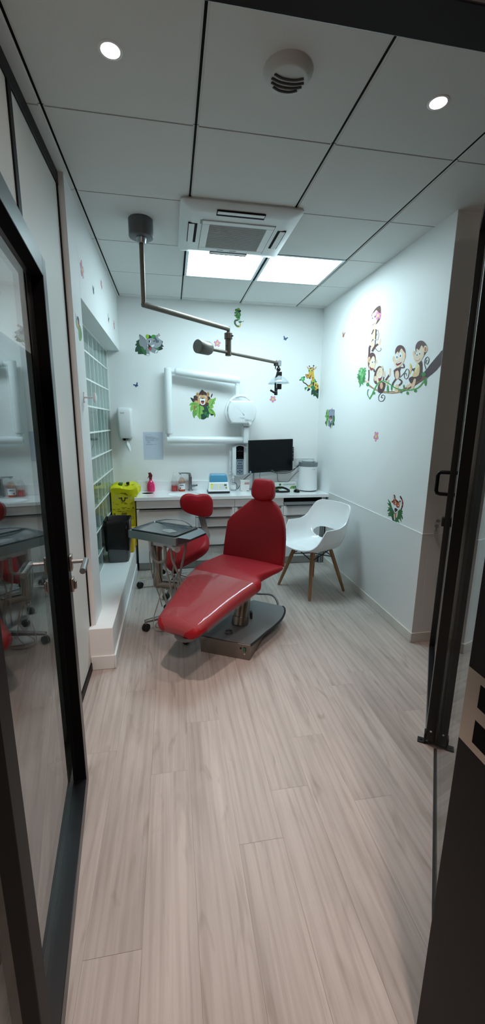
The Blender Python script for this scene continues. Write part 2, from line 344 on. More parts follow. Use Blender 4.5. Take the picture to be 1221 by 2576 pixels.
# facing frames: local x right, y up, z towards the viewer
def face_y(x, y, z): return frame((x, y, z), (1, 0, 0), (0, 0, 1), (0, -1, 0))      # on a wall looking towards -Y
STICKERS={
 'elephant':('back',-0.1783,2.2867,[
  ('leaves','1f4a30',0,[-246,46,-287,22,-277,-5,-311,-51,-279,-64,-304,-106,-313,-176,-258,-174,-260,-219,-153,-215,-113,-228,-75,-86,-211,53]),
  ('leaves','2f6b3a',0,[-195,-102,-165,-84,-126,-127,-78,-86,-94,-188,-113,-228,-152,-195]),
  ('leaves','1b3a30',0,[212,54,246,33,222,-1,261,-56,220,-63,242,-102,159,-133,107,-101,191,-53]),
  ('leaves','2f7a3c',0,[96,-91,155,-77,154,-122,118,-129]),
  ('leaves','8fc035',0,[-24,125,-30,103,-44,86,-63,80,-82,85,-95,100,-99,121,-93,143,-79,159,-60,166,-41,161,-28,146]),
  ('leaves','14241c',0,[-23,155,16,118,-14,83,-72,78,-36,99]),
  ('leaves','3f9a3f',0,[109,125,102,104,85,88,61,81,38,86,22,100,16,121,23,142,41,158,64,164,87,160,104,145]),
  ('animal','8b9197',0,[-77,-53,-44,-107,-25,-213,-49,-242,-95,-227]),
  ('animal','e6edf0',0,[-95,-216,-48,-208,-31,-242,-84,-233]),
  ('animal','8b9197',0,[-33,-107,50,-87,147,-139,92,-195,-23,-151]),
  ('animal','e6edf0',0,[112,-129,141,-137,93,-186,81,-175]),
  ('animal','6d7379',0,[-225,142,-156,127,-101,74,-74,14,-74,-92,-129,-133]),
  ('animal','8b9197',0,[-216,135,-162,120,-113,74,-85,14,-83,-86,-126,-130,-159,-78,-210,-58,-228,8,-209,103]),
  ('animal','9aa1a7',0,[-96,58,-37,91,21,99,79,82,94,21,134,6,170,36,136,68,97,110,110,150,158,174,174,144,150,129,155,102,224,55,228,10,191,-53,119,-90,15,-83,-42,-40,-76,-14]),
  ('animal','5d636a',0,[62,103,98,122,139,65,165,61,161,24,135,9,97,21,82,76]),
  ('animal','caa9a4',0,[158,174,173,197,200,146,165,142]),
  ('animal','30161a',0,[-47,-18,9,-83,7,-133,-22,-134,-43,-85]),
  ('animal','b5463a',0,[-37,-79,3,-89,4,-133,-22,-134]),
  ('animal','e6edf0',0,[4,-49,75,-24,38,-76]),
  ('animal','e6edf0',0,[8,32,5,18,-3,8,-14,4,-24,7,-32,17,-34,30,-31,43,-23,53,-12,57,-2,54,6,45]),
  ('animal','15181c',0,[-11,33,-13,21,-18,12,-25,9,-32,11,-37,20,-38,31,-36,43,-31,52,-24,55,-17,52,-12,44]),
  ('animal','15181c',0,[78,40,76,32,73,25,68,23,63,25,60,31,59,39,61,48,64,54,69,56,74,54,77,48]),
 ]),
 'lion':('back',0.345,1.7224,[
  ('leaves','1b3a30',0,[-265,78,-211,63,-179,-1,-207,-20]),
  ('leaves','1b3a30',0,[-199,106,-149,128,-122,102,-178,63]),
  ('animal','4b3030',0,[-16,237,33,212,72,186,132,118,160,65,131,-38,75,-120,-36,-84,-184,-11,-205,47,-161,117,-77,172]),
  ('animal','c9a070',0,[-80,150,-85,128,-97,112,-114,106,-130,112,-142,127,-146,148,-142,169,-129,185,-113,191,-96,186,-85,171]),
  ('animal','c9a070',0,[142,158,138,135,126,117,111,110,96,116,85,133,81,157,85,180,96,198,112,204,127,198,138,182]),
  ('animal','a88058',0,[-94,146,-97,133,-103,123,-111,119,-119,123,-125,132,-127,145,-125,159,-119,169,-110,172,-102,169,-96,159]),
  ('animal','a88058',0,[128,155,126,140,121,130,113,125,105,129,99,140,97,155,100,169,105,180,113,184,121,180,126,170]),
  ('animal','c9a070',0,[-179,10,-123,22,-74,-31,-86,-63,-168,-32]),
  ('animal','c9a070',0,[165,60,176,28,114,-22,92,-6,115,32]),
  ('animal','c9a070',0,[-78,135,66,138,104,64,76,-7,31,-50,-47,-52,-102,1,-112,65]),
  ('animal','4b3030',0,[-83,137,-72,183,-16,237,11,216,77,175,71,135,22,145,-12,131,-34,146]),
  ('animal','e6edf0',0,[-68,55,-12,64,54,57,42,14,36,-50,-8,-68,-44,-52,-57,12]),
  ('animal','15181c',0,[-37,78,24,79,10,65,-7,59,-23,64]),
  ('animal','2a1010',0,[-41,18,26,19,11,-40,-22,-41]),
  ('animal','c0504a',0,[-27,-6,12,-2,3,-40,-19,-40]),
  ('animal','e6edf0',0,[-37,96,-40,87,-48,81,-59,78,-70,80,-78,86,-81,95,-78,103,-70,110,-59,112,-48,110,-40,104]),
  ('animal','15181c',0,[-41,94,-42,89,-46,85,-51,83,-56,84,-59,88,-61,94,-59,99,-56,103,-51,104,-46,103,-42,99]),
  ('animal','e6edf0',0,[72,100,69,91,61,84,50,82,39,84,31,90,28,99,31,107,39,114,50,116,61,114,69,108]),
  ('animal','15181c',0,[56,97,55,92,51,88,46,86,41,87,37,91,36,97,37,102,41,106,46,108,51,106,55,102]),
  ('leaves','1f4a3a',0,[8,-105,120,-76,141,-216,118,-276,62,-343,-6,-371,-61,-328,-37,-192]),
  ('leaves','7fb552',0,[-293,-83,-262,-34,-201,-12,-107,-31,-86,-74,-136,-86,-181,-162,-209,-184,-237,-179,-254,-217,-274,-142,-251,-82]),
  ('leaves','a8704a',0,[-197,-87,-158,-81,-176,-162,-198,-156]),
  ('leaves','6aa048',0,[-226,-211,-181,-167,-115,-177,-138,-280,-172,-297,-184,-351,-216,-303]),
  ('leaves','7fb552',0,[-153,-129,-114,-85,-58,-79,8,-105,21,-164,-15,-175,-4,-224,18,-234,-49,-268,-39,-327,-73,-361,-127,-285,-110,-258,-154,-226,-126,-188]),
  ('leaves','3c7a30',0,[-78,-85,-61,-84,-66,-246,-78,-339,-80,-247]),
  ('leaves','3c7a30',0,[-273,-50,-179,-41,-102,-53,-179,-54]),
  ('leaves','86b85a',0,[171,65,210,61,271,94,271,29,249,18,260,-19,243,-47,215,-52,226,-101,209,-128,131,-103,126,-6]),
  ('leaves','4a8038',0,[243,72,209,-26,175,-91,164,-88,201,-10]),
  ('leaves','7fb552',0,[119,-135,186,-139,248,-209,270,-274,242,-318,225,-253,152,-243,119,-189]),
  ('leaves','4a8038',0,[125,-146,197,-172,259,-285,186,-188]),
  ('leaves','14282c',0,[152,-249,225,-264,185,-289]),
  ('leaves','2f7a45',0,[29,-223,85,-206,74,-255,40,-283]),
  ('leaves','2f7a45',0,[73,-261,130,-244,112,-336,79,-304]),
  ('leaves','3a9050',0,[80,-103,120,-81,114,-135]),
  ('tail','2f2228',0,[199,175,206,141,176,87,168,119]),
 ]),
 'giraffe':('back',1.5364,1.9858,[
  ('animal','cfae9c',0,[-109,270,-61,235,-52,198,-91,217]),
  ('animal','cfae9c',0,[114,275,106,224,71,200,57,206,61,226]),
  ('animal','b89a60',0,[-49,263,-36,231,-25,234,-42,268]),
  ('animal','b89a60',0,[40,274,29,233,45,232,54,271]),
  ('animal','2b2b30',0,[-38,272,-39,266,-44,261,-51,259,-57,261,-62,265,-64,271,-63,277,-58,282,-52,284,-45,282,-40,278]),
  ('animal','2b2b30',0,[62,283,60,276,55,271,47,269,40,271,34,275,31,282,33,289,38,294,46,297,54,295,59,290]),
  ('branch','3b2f30',1,[-197,-43,-192,-54,-183,-70,-171,-85,-154,-94,-138,-100,-124,-107,-105,-122,-84,-141,-69,-154,-52,-138,-67,-125,-88,-106,-109,-89,-128,-79,-144,-74,-154,-68,-162,-58,-170,-44,-175,-34]),
  ('leaves','4fae62',0,[-141,0,-151,-31,-178,-48,-210,-43,-231,-19,-233,13,-213,39,-182,45,-153,30]),
  ('leaves','c4dce0',0,[-182,1,-184,-6,-188,-11,-194,-13,-200,-11,-205,-6,-207,0,-206,7,-201,12,-195,13,-189,12,-184,7]),
  ('leaves','12282c',0,[-269,-28,-243,-7,-233,-31,-249,-40]),
  ('leaves','12282c',0,[-177,44,-155,55,-134,37,-149,26]),
  ('animal','dcc050',0,[11,-33,74,-35,135,-75,183,-132,180,-203,116,-233,92,-209,79,-139,38,-119,-6,-149,-40,-195,-63,-179,-61,-138,-8,-112,18,-86]),
  ('animal','d9b24c',0,[-54,202,-33,229,2,239,38,230,58,190,57,128,73,63,87,-27,62,-69,11,-33,7,45,-14,12,-36,7,-42,35,-86,16,-110,50,-129,82,-125,94,-63,96,-56,145]),
  ('animal','cf9a4a',0,[-130,92,-116,97,-63,96,-35,77,-44,35,-86,16,-112,54]),
  ('animal','b6c84a',0,[-50,198,-24,216,-29,146,-47,142]),
  ('animal','5a2020',0,[14,107,-7,57,-20,5,-36,9,-27,52]),
  ('animal','7a4a1c',0,[-35,223,-3,239,6,235,-23,207]),
  ('animal','15181c',0,[-64,74,-65,68,-68,64,-72,63,-77,64,-80,68,-82,73,-81,78,-78,82,-73,84,-69,83,-65,79]),
  ('animal','e6edf0',0,[27,185,25,175,18,167,8,164,-3,167,-11,174,-14,183,-12,193,-4,201,6,203,16,201,24,194]),
  ('animal','15181c',0,[25,181,24,173,19,168,13,165,6,167,1,173,-2,180,0,188,4,194,11,196,18,194,23,189]),
  ('animal','30402c',0,[-44,176,-45,166,-48,159,-53,156,-58,159,-62,166,-64,176,-63,185,-60,193,-55,195,-50,193,-46,186]),
  ('animal','8a5a1c',0,[55,26,53,19,48,14,40,11,32,13,27,18,24,25,26,32,31,37,39,39,46,38,52,33]),
  ('animal','8a5a1c',0,[54,212,52,206,48,202,42,200,35,201,31,205,29,211,30,217,34,221,41,223,47,222,52,218]),
  ('animal','8a5a1c',0,[-18,-141,-20,-148,-26,-153,-35,-155,-44,-153,-51,-148,-54,-142,-52,-135,-45,-130,-36,-128,-27,-130,-20,-134]),
  ('animal','8a5a1c',0,[21,-117,20,-122,14,-126,6,-128,-1,-127,-7,-123,-9,-118,-8,-113,-2,-109,5,-107,13,-109,19,-112]),
  ('animal','7a4a14',0,[131,-123,129,-134,124,-142,116,-145,108,-142,101,-134,98,-124,100,-113,106,-105,114,-102,122,-104,128,-112]),
  ('animal','7a4a14',0,[116,-177,114,-185,108,-190,100,-192,92,-191,86,-185,83,-178,85,-170,91,-165,99,-163,107,-164,113,-170]),
  ('animal','8a5a1c',0,[173,-145,171,-157,167,-166,160,-170,153,-167,148,-158,145,-145,147,-133,151,-123,158,-120,165,-123,170,-132]),
  ('animal','8a5a1c',0,[133,-206,132,-211,128,-215,122,-217,116,-216,111,-212,110,-206,111,-201,115,-197,121,-195,127,-197,131,-200]),
  ('animal','8a5a1c',0,[57,-15,56,-20,52,-23,46,-25,41,-24,37,-20,35,-16,36,-11,40,-8,46,-7,51,-8,55,-11]),
  ('branch','2f2626',0,[42,-65,76,-64,66,-135,45,-131]),
  ('leaves','4fae62',0,[-134,-210,-104,-176,-60,-157,-85,-196,-119,-243]),
  ('leaves','12282c',0,[-149,-199,-113,-172,-103,-193]),
  ('animal','2a2530',0,[-62,-200,-13,-199,-11,-224,-73,-260]),
  ('leaves','1f4a36',0,[21,-240,43,-222,98,-238,125,-239,182,-198,185,-412,122,-354,73,-362,70,-318,21,-335]),
  ('leaves','2a7a4c',0,[-5,-166,47,-135,84,-147,102,-221,52,-222]),
  ('leaves','2f2a2e',0,[134,-224,182,-198,180,-282,154,-274]),
  ('leaves','3f8a5c',0,[112,-246,137,-291,174,-299,175,-324,133,-300]),
  ('leaves','4fae62',0,[56,-40,81,2,111,-10,106,-43,94,-64,109,-101,84,-60]),
  ('leaves','12282c',0,[103,-30,138,-50,116,-59]),
  ('leaves','4fae62',0,[11,-41,34,-53,37,-102,14,-95]),
  ('leaves','12282c',0,[-5,-79,13,-70,14,-103]),
 ]),
 'rhino':('right',4.1337,1.5664,[
  ('leaves','74b054',0,[178,187,135,162,98,129,90,73,54,2,65,-49,107,-68,133,-158,169,-178,221,-140,208,-92,216,-44,209,1,300,33,241,85,206,112,244,149]),
  ('leaves','12281c',0,[227,-56,189,-92,209,-135,260,-104]),
  ('leaves','12281c',0,[234,122,195,126,184,98,228,84]),
  ('leaves','3f7f3c',0,[203,51,106,54,75,16,167,27]),
  ('leaves','4f8f44',0,[186,-21,144,3,108,-21,152,-73]),
  ('leaves','3f7a48',0,[-135,32,-207,38,-257,24,-265,-68,-219,-80,-140,-80]),
  ('leaves','12343a',0,[-168,-105,-219,-82,-261,-136,-212,-154]),
  ('leaves','4f9048',0,[-96,-114,-140,-82,-185,-137,-152,-160,-116,-204,-97,-202,-126,-151]),
  ('leaves','12343a',0,[-20,-105,-95,-110,-67,-208,-48,-208]),
  ('animal','7c8098',0,[128,200,91,166,23,176,-52,178,-80,195,-88,220,-104,197,-89,172,-169,170,-236,157,-236,45,-146,41,-159,-46,-141,-84,-70,-105,-21,-115,-19,-185,74,-162,95,-63,28,-40,76,26,97,119]),
  ('animal','8f98ac',0,[84,161,-189,154,-205,50,-95,58,2,39,61,49]),
  ('animal','2b1c2c',0,[32,30,-84,49,-107,-22,-90,-78,-41,-78,14,-10]),
  ('animal','c06a62',0,[22,2,-65,8,-83,-68,-41,-78]),
  ('animal','e6edf0',0,[-21,-33,-52,-31,-59,-78,-28,-78]),
  ('animal','e6edf0',0,[-94,-20,-112,-13,-112,-59,-87,-54]),
  ('animal','4a4c5c',0,[-86,152,-123,153,-108,131]),
  ('animal','4a4c5c',0,[69,149,44,146,39,118]),
 ]),
 'tiger':('right',2.714,0.9139,[
  ('grass','2f6a3a',0,[284,65,195,28,135,-46,60,-105,21,-222,-12,-257,80,-257,119,-195,149,-184,233,-205,211,-164,253,-176,181,-114,275,-134,225,-77,280,-73,191,-52,248,-28,288,0,219,1,265,38]),
  ('grass','1b4426',0,[176,-54,111,-129,39,-226,-3,-256,80,-257,114,-168]),
  ('grass','2b6a34',0,[-26,-74,-72,-32,-128,-25,-166,-46,-130,-61,-177,-63,-138,-84,-181,-134,-173,-161,-125,-133,-156,-211,-96,-169,-63,-187,-107,-236,-51,-220,-12,-257,39,-226,-24,-112]),
  ('animal','a0442a',1,[-34,158,-49,150,-69,138,-87,125,-100,113,-110,101,-118,88,-122,75,-123,60,-122,44,-114,20,-103,-7,-95,-26,-126,-26,-134,-7,-145,21,-153,46,-155,65,-153,81,-148,96,-140,111,-128,125,-114,138,-95,152,-74,164,-59,173]),
  ('animal','15181c',1,[-44,154,-56,145,-72,133,-84,125,-109,137,-97,146,-81,157,-69,166]),
  ('animal','15181c',1,[-115,86,-116,78,-119,68,-121,60,-151,67,-149,75,-146,85,-144,92]),
  ('animal','15181c',1,[-120,36,-118,29,-116,20,-115,13,-144,15,-145,22,-147,31,-149,38]),
  ('animal','15181c',1,[-106,-7,-103,-12,-99,-20,-96,-26,-125,-27,-128,-21,-132,-13,-135,-8]),
  ('animal','e6edf0',0,[22,153,-2,167,-42,169,-48,156,-28,145]),
  ('animal','b4552a',0,[173,38,130,61,80,96,20,90,-33,68,-55,43,-59,-5,-41,-58,23,-102,62,-93,86,-5,154,11]),
  ('animal','e6edf0',0,[172,33,88,4,59,-93,104,-64,153,-24]),
  ('animal','e6edf0',0,[78,-1,38,9,2,-18,-60,-10,-67,-28,-34,-67,19,-101,68,-97]),
  ('animal','20101a',0,[62,-38,13,-33,-26,-49,25,-90,56,-84]),
  ('animal','a04040',0,[57,-67,30,-64,26,-89]),
  ('animal','d8b8a8',0,[128,79,140,117,113,152,83,135,81,98,110,79]),
  ('animal','1a1a22',0,[121,145,104,155,80,135,78,96,95,113,102,139]),
  ('animal','d8b8a8',0,[-41,72,-63,96,-83,82,-73,41,-51,37]),
  ('animal','1a1a22',0,[-41,72,-63,98,-76,96,-54,74]),
  ('animal','e6edf0',0,[40,46,41,35,47,27,56,22,67,23,75,29,80,38,79,49,73,58,63,63,53,62,44,56]),
  ('animal','15181c',0,[56,46,56,38,60,32,67,29,74,29,79,33,82,40,82,48,78,54,72,57,65,57,59,52]),
  ('animal','e6edf0',0,[-38,22,-38,17,-35,12,-29,9,-24,10,-19,13,-17,18,-17,24,-21,28,-26,31,-31,30,-36,27]),
  ('animal','15181c',0,[150,40,105,76,122,43]),
  ('animal','15181c',0,[57,92,0,79,-25,64,16,63]),
  ('animal','15181c',0,[24,5,-14,-7,-7,-16]),
  ('animal','b9583a',0,[64,-134,21,-114,-27,-81,9,-184,27,-213,51,-209]),
  ('animal','ddd6d2',0,[64,-136,41,-131,21,-209,46,-213]),
  ('animal','ddd6d2',0,[-2,-94,-36,-82,-27,-156,-1,-164]),
 ]),
 'snake':('back',0.7136,2.5643,[
  ('leaves','3f7a30',0,[-11,157,-14,144,-23,134,-35,130,-47,133,-56,142,-59,155,-56,168,-47,178,-35,182,-23,179,-15,170]),
  ('leaves','5f8f3a',0,[44,175,41,162,30,152,15,148,0,150,-11,159,-15,172,-11,185,0,195,14,200,29,197,40,188]),
  ('leaves','0c1c14',0,[-2,142,53,163,70,146,53,119,13,108]),
  ('leaves','1f4a2c',0,[-25,104,-28,97,-37,91,-49,89,-61,90,-70,95,-73,102,-70,109,-61,115,-49,117,-37,116,-29,111]),
  ('leaves','4c8a48',0,[13,113,9,99,0,89,-13,85,-26,88,-36,97,-40,110,-36,123,-27,133,-14,137,0,135,9,126]),
  ('leaves','4a8a44',0,[-37,56,-39,45,-45,36,-53,33,-62,36,-68,43,-70,54,-68,65,-62,73,-54,77,-45,74,-39,66]),
  ('leaves','10301c',0,[8,67,6,52,-1,42,-10,37,-20,41,-27,51,-30,65,-27,79,-20,90,-11,94,-1,91,6,81]),
  ('leaves','3f8048',0,[66,74,62,54,51,39,35,33,19,38,8,51,4,71,8,91,19,106,34,112,50,107,61,93]),
  ('leaves','6a9a4c',0,[31,79,28,66,21,56,11,52,1,55,-7,64,-10,77,-7,90,0,100,11,104,21,101,28,92]),
  ('leaves','4a8a40',0,[2,29,-1,16,-9,6,-20,2,-30,5,-38,14,-41,27,-39,40,-31,50,-20,54,-9,51,-1,42]),
  ('leaves','2f6f38',0,[50,19,46,4,34,-7,19,-11,3,-8,-8,1,-13,15,-9,30,3,41,18,45,34,42,45,33]),
  ('leaves','6aa060',0,[50,-12,46,-21,36,-28,21,-31,7,-29,-4,-23,-8,-15,-4,-6,7,1,21,4,35,2,46,-3]),
  ('animal','c8b060',1,[-69,-106,-65,-116,-58,-132,-49,-146,-38,-159,-24,-170,-8,-178,10,-180,28,-177,44,-170,56,-159,64,-146,69,-132,70,-116,68,-101,66,-91,40,-95,41,-105,43,-118,43,-129,40,-137,35,-145,30,-150,21,-154,10,-155,0,-155,-8,-150,-18,-142,-27,-132,-34,-120,-40,-106,-45,-96]),
  ('animal','2f5a38',1,[16,-23,3,-21,-17,-20,-36,-21,-53,-28,-64,-38,-73,-50,-77,-63,-78,-77,-76,-91,-71,-105,-63,-118,-54,-130,-43,-142,-30,-153,-14,-162,5,-163,22,-160,32,-158,27,-132,17,-134,5,-137,-4,-136,-12,-132,-22,-123,-31,-114,-39,-104,-45,-94,-48,-84,-49,-75,-49,-66,-47,-60,-43,-54,-37,-49,-31,-47,-19,-46,-1,-47,12,-49]),
  ('animal','5a3030',1,[-4,-41,-13,-41,-24,-40,-36,-43,-44,-50,-49,-59,-53,-69,-52,-80,-50,-90,-47,-97,-38,-94,-40,-87,-43,-78,-43,-70,-41,-62,-36,-55,-32,-51,-24,-49,-13,-49,-5,-50]),
  ('animal','2a6a4c',0,[14,-71,33,-46,69,-46,86,-63,53,-89]),
  ('animal','6a4a50',1,[77,-68,85,-68,98,-67,110,-64,120,-58,128,-51,133,-47,126,-40,121,-44,113,-51,106,-55,97,-57,85,-58,77,-58]),
  ('animal','8fc0a0',0,[53,-58,52,-61,49,-64,46,-65,42,-64,39,-62,38,-59,39,-55,42,-53,45,-52,49,-52,52,-55]),
 ]),
 'monkeys':('right',3.0421,1.9641,[
  ('foliage','3f8a4c',0,[964,-11,985,10,924,16,942,37,886,49,822,38,789,12,769,28,714,28,683,9,709,-3,660,-33,707,-46,673,-86,706,-107,678,-158,713,-179,699,-230,752,-213,750,-262,807,-226,837,-255,889,-291,892,-238,962,-169,941,-152,999,-127,971,-117,1033,-105,983,-78,1033,-47,970,-48]),
  ('foliage','6fb474',0,[813,5,819,-9,838,-17,867,-18,897,-11,920,3,931,19,925,33,905,42,877,42,847,35,824,21]),
  ('foliage','8ec890',0,[828,-8,830,-20,838,-28,850,-30,864,-25,875,-15,881,-2,879,11,871,19,859,21,845,16,834,5]),
  ('foliage','66ac6c',0,[698,-5,701,-16,714,-24,733,-25,753,-19,769,-8,777,5,773,17,760,24,741,25,721,19,705,8]),
  ('foliage','7fbf84',0,[841,-56,845,-71,862,-81,888,-83,915,-76,937,-61,947,-44,942,-28,925,-18,899,-17,871,-24,850,-39]),
  ('foliage','5aa462',0,[718,-63,722,-81,738,-92,763,-95,790,-87,811,-71,821,-52,817,-34,801,-22,776,-20,749,-28,728,-44]),
  ('foliage','2f7440',0,[876,-120,879,-141,894,-155,916,-159,941,-151,962,-133,972,-111,969,-90,954,-75,931,-72,906,-80,886,-98]),
  ('foliage','58a45e',0,[793,-135,794,-162,806,-181,825,-186,847,-177,865,-155,875,-127,874,-99,862,-80,843,-75,821,-85,803,-107]),
  ('foliage','2f7440',0,[720,-154,720,-179,730,-196,746,-201,764,-193,780,-173,788,-148,788,-123,778,-106,762,-101,744,-109,729,-129]),
  ('foliage','78ba7c',0,[777,-99,778,-115,786,-126,800,-129,815,-123,828,-110,834,-93,833,-77,824,-67,811,-64,796,-70,783,-83]),
  ('foliage','4a9454',0,[854,-204,854,-225,861,-240,873,-244,888,-238,900,-221,907,-199,907,-177,900,-162,887,-158,873,-165,861,-182]),
  ('branch','a07a5c',0,[740,-152,588,-239,284,-359,-34,-410,-319,-430,-554,-405,-764,-338,-1016,-230,-1334,-25,-1328,-191,-1094,-308,-874,-367,-635,-432,-406,-459,-130,-452,203,-401,499,-297,704,-198]),
  ('branch','7a5848',0,[-766,-348,-1017,-235,-1092,-211,-1094,-308,-874,-367,-635,-432,-483,-441]),
  ('branch','453338',0,[-1001,-238,-1334,-25,-1328,-191,-1094,-308]),
  ('branch','c8a888',0,[555,-278,206,-382,-127,-433,-403,-443,-632,-416,-634,-425,-405,-454,-129,-444,204,-394]),
  ('m1','573737',1,[450,418,447,400,443,375,443,353,454,335,469,320,480,309,449,298,437,309,421,325,410,344,409,368,413,394,416,412]),
  ('m1','573737',1,[524,450,539,439,560,424,575,413,536,397,521,408,501,423,486,434]),
  ('m1','e6c6a8',0,[474,345,473,309,484,285,504,279,526,292,546,322,558,359,559,395,547,419,528,425,505,412,486,382]),
  ('m1','e6c6a8',0,[516,612,432,584,435,429,513,443,533,504]),
  ('m1','573737',1,[531,598,550,580,576,554,595,536,557,521,538,540,513,566,494,584]),
  ('m1','573737',1,[454,584,451,539,446,476,443,431,407,424,410,469,415,531,418,576]),
  ('m1','2c3034',1,[425,420,404,411,372,399,343,399,330,418,323,446,324,475,334,505,351,535,371,556,400,559,420,547,433,533,433,514,426,492,413,476,391,479,377,491,367,500,381,506,391,496,404,485,406,480,411,490,418,511,418,528,406,542,388,551,380,552,365,536,348,507,338,478,338,450,345,422,356,405,372,406,398,416,419,424]),
  ('m1','60403f',0,[361,908,319,830,321,727,361,681,464,657,519,750,632,821,584,866,496,906]),
  ('m1','ead3ba',0,[537,855,470,870,407,813,415,715,478,651,565,647,623,688,649,768,606,787,610,839]),
  ('m1','e6edf0',0,[462,782,465,764,477,753,497,753,519,763,536,780,545,801,543,819,530,829,510,830,488,820,471,802]),
  ('m1','15181c',0,[481,775,482,767,487,762,496,762,505,766,513,774,517,783,516,791,511,796,502,796,492,792,485,784]),
  ('m1','e6edf0',0,[561,778,563,765,572,757,586,756,601,763,613,776,620,791,618,804,609,812,595,813,580,805,568,793]),
  ('m1','15181c',0,[573,774,574,767,578,763,584,763,591,766,597,772,600,780,599,786,595,790,589,791,582,787,576,781]),
  ('m1','d88ab0',0,[384,805,387,794,402,788,422,790,444,799,462,812,470,826,466,837,452,842,431,840,409,832,392,819]),
  ('m1','d88ab0',0,[314,771,318,761,330,756,350,758,370,765,386,777,393,790,390,800,377,805,357,803,337,795,321,784]),
  ('m1','d88ab0',0,[319,732,322,721,334,715,352,716,371,723,387,736,394,749,391,761,379,767,361,766,341,758,326,746]),
  ('m1','d88ab0',0,[385,725,388,714,400,708,418,709,438,716,453,729,461,743,458,754,445,760,427,759,407,751,392,739]),
  ('m1','d88ab0',0,[430,780,433,770,443,765,457,766,473,772,486,783,492,794,489,804,479,809,464,808,449,801,436,791]),
  ('m1','d8d080',0,[373,767,375,758,385,753,399,754,415,760,427,770,433,782,431,791,421,796,406,795,391,789,379,779]),
  ('m1','8a5048',1,[593,671,576,669,550,665,526,665,508,671,493,679,483,685,494,690,504,684,519,676,535,671,555,672,579,675,597,677]),
  ('m2','573737',1,[602,368,615,364,636,355,651,337,652,310,647,277,644,246,645,215,648,185,649,164,578,151,577,172,574,202,574,233,577,265,581,297,581,320,572,330,559,334,548,338]),
  ('m2','573737',1,[350,353,375,348,412,341,451,328,487,308,522,284,546,267,479,240,456,257,423,280,391,298,360,309,327,316,303,320]),
  ('m2','e6c6a8',1,[281,409,290,383,304,347,314,320,260,306,250,332,237,368,228,394]),
  ('m2','2c2426',1,[424,288,395,269,352,242,312,221,276,213,246,213,224,216,209,223,202,234,202,244,213,254,228,260,238,264,246,258,236,254,225,249,221,246,221,239,227,230,238,225,256,222,279,223,304,228,339,246,380,272,410,292]),
  ('m2','573737',0,[633,196,536,240,442,216,378,158,367,66,411,-44,557,-27,623,52]),
  ('m2','e6c6a8',0,[551,131,553,107,564,90,583,86,605,96,623,116,632,143,631,167,619,184,600,188,579,178,561,157]),
  ('m2','c08060',0,[569,128,569,113,575,102,585,99,597,105,607,118,612,134,612,149,606,160,596,162,584,156,575,144]),
  ('m2','e6c6a8',0,[299,68,300,52,310,42,326,40,343,46,357,60,364,77,362,92,352,103,337,105,319,98,306,85]),
  ('m2','ead3ba',0,[531,134,468,174,404,139,365,8,401,-34,487,-53,588,0,573,69]),
  ('m2','e6edf0',0,[438,84,440,67,452,56,471,54,492,61,508,76,517,95,514,112,502,123,483,125,463,118,446,103]),
  ('m2','15181c',0,[458,80,459,73,463,69,471,68,479,71,486,77,489,84,488,91,483,96,476,96,468,93,461,87]),
  ('m2','e6edf0',0,[389,80,390,66,397,57,408,55,420,60,430,72,436,86,435,100,428,109,417,111,405,106,395,95]),
  ('m2','15181c',0,[398,74,399,69,402,65,407,64,412,66,417,71,419,77,419,83,416,87,411,88,405,85,401,80]),
  ('m2','8a2c2c',0,[567,33,495,-5,410,-21,475,-46,540,-17]),
  ('m2','573737',1,[604,-22,597,-48,588,-84,582,-119,583,-154,586,-189,588,-214,542,-221,539,-196,536,-161,536,-125,542,-88,551,-52,558,-27]),
  ('m2','e6c6a8',0,[533,-220,540,-229,562,-233,595,-233,628,-227,654,-218,664,-208,657,-200,633,-195,601,-196,568,-201,543,-210]),
  ('m3','573737',0,[245,-7,120,-45,99,-103,225,-271,297,-279,367,-235,385,-175,356,-74]),
  ('m3','573737',1,[435,-34,422,-49,405,-70,393,-85,341,-83,353,-68,370,-47,382,-32]),
  ('m3','e6c6a8',0,[292,-190,294,-211,306,-225,325,-229,347,-221,364,-204,373,-182,371,-161,359,-147,339,-144,318,-152,301,-168]),
  ('m3','e6c6a8',0,[108,-49,108,-66,114,-79,125,-82,138,-76,149,-62,155,-43,155,-25,149,-13,138,-9,125,-16,114,-30]),
  ('m3','ead3ba',0,[302,-103,239,-42,163,-40,93,-109,119,-190,199,-279,273,-244,301,-183]),
  ('m3','8a2c2c',0,[226,-191,116,-168,137,-222,192,-251]),
  ('m3','e6edf0',0,[216,-181,123,-167,138,-188,201,-196]),
  ('m3','40302c',1,[277,-119,269,-118,257,-117,249,-117,253,-112,262,-113,273,-114,282,-114]),
  ('m3','40302c',1,[227,-100,219,-98,207,-97,199,-96,204,-91,212,-92,224,-94,232,-95]),
  ('m3','573737',1,[45,-243,44,-227,42,-204,41,-188,78,-182,79,-199,81,-221,83,-238]),
  ('m3','e6c6a8',0,[17,-151,17,-176,27,-193,43,-198,62,-189,78,-169,87,-143,87,-118,77,-101,61,-96,42,-105,26,-125]),
  ('m3','573737',1,[-28,-256,-59,-234,-101,-205,-131,-184,-88,-166,-58,-187,-15,-216,16,-238]),
  ('m3','e6c6a8',1,[-93,-81,-95,-113,-97,-158,-99,-190,-143,-196,-142,-164,-139,-120,-138,-88]),
  ('m3','4a2f30',0,[219,-306,106,-264,-14,-292,6,-379,78,-430,202,-405]),
  ('m3','d8a884',0,[62,-319,64,-344,78,-361,101,-367,126,-358,147,-337,158,-311,155,-286,141,-268,118,-263,93,-272,73,-293]),
  ('m3','e6c6a8',1,[-67,-237,-51,-261,-29,-295,-14,-320,-71,-335,-86,-310,-108,-276,-123,-252]),
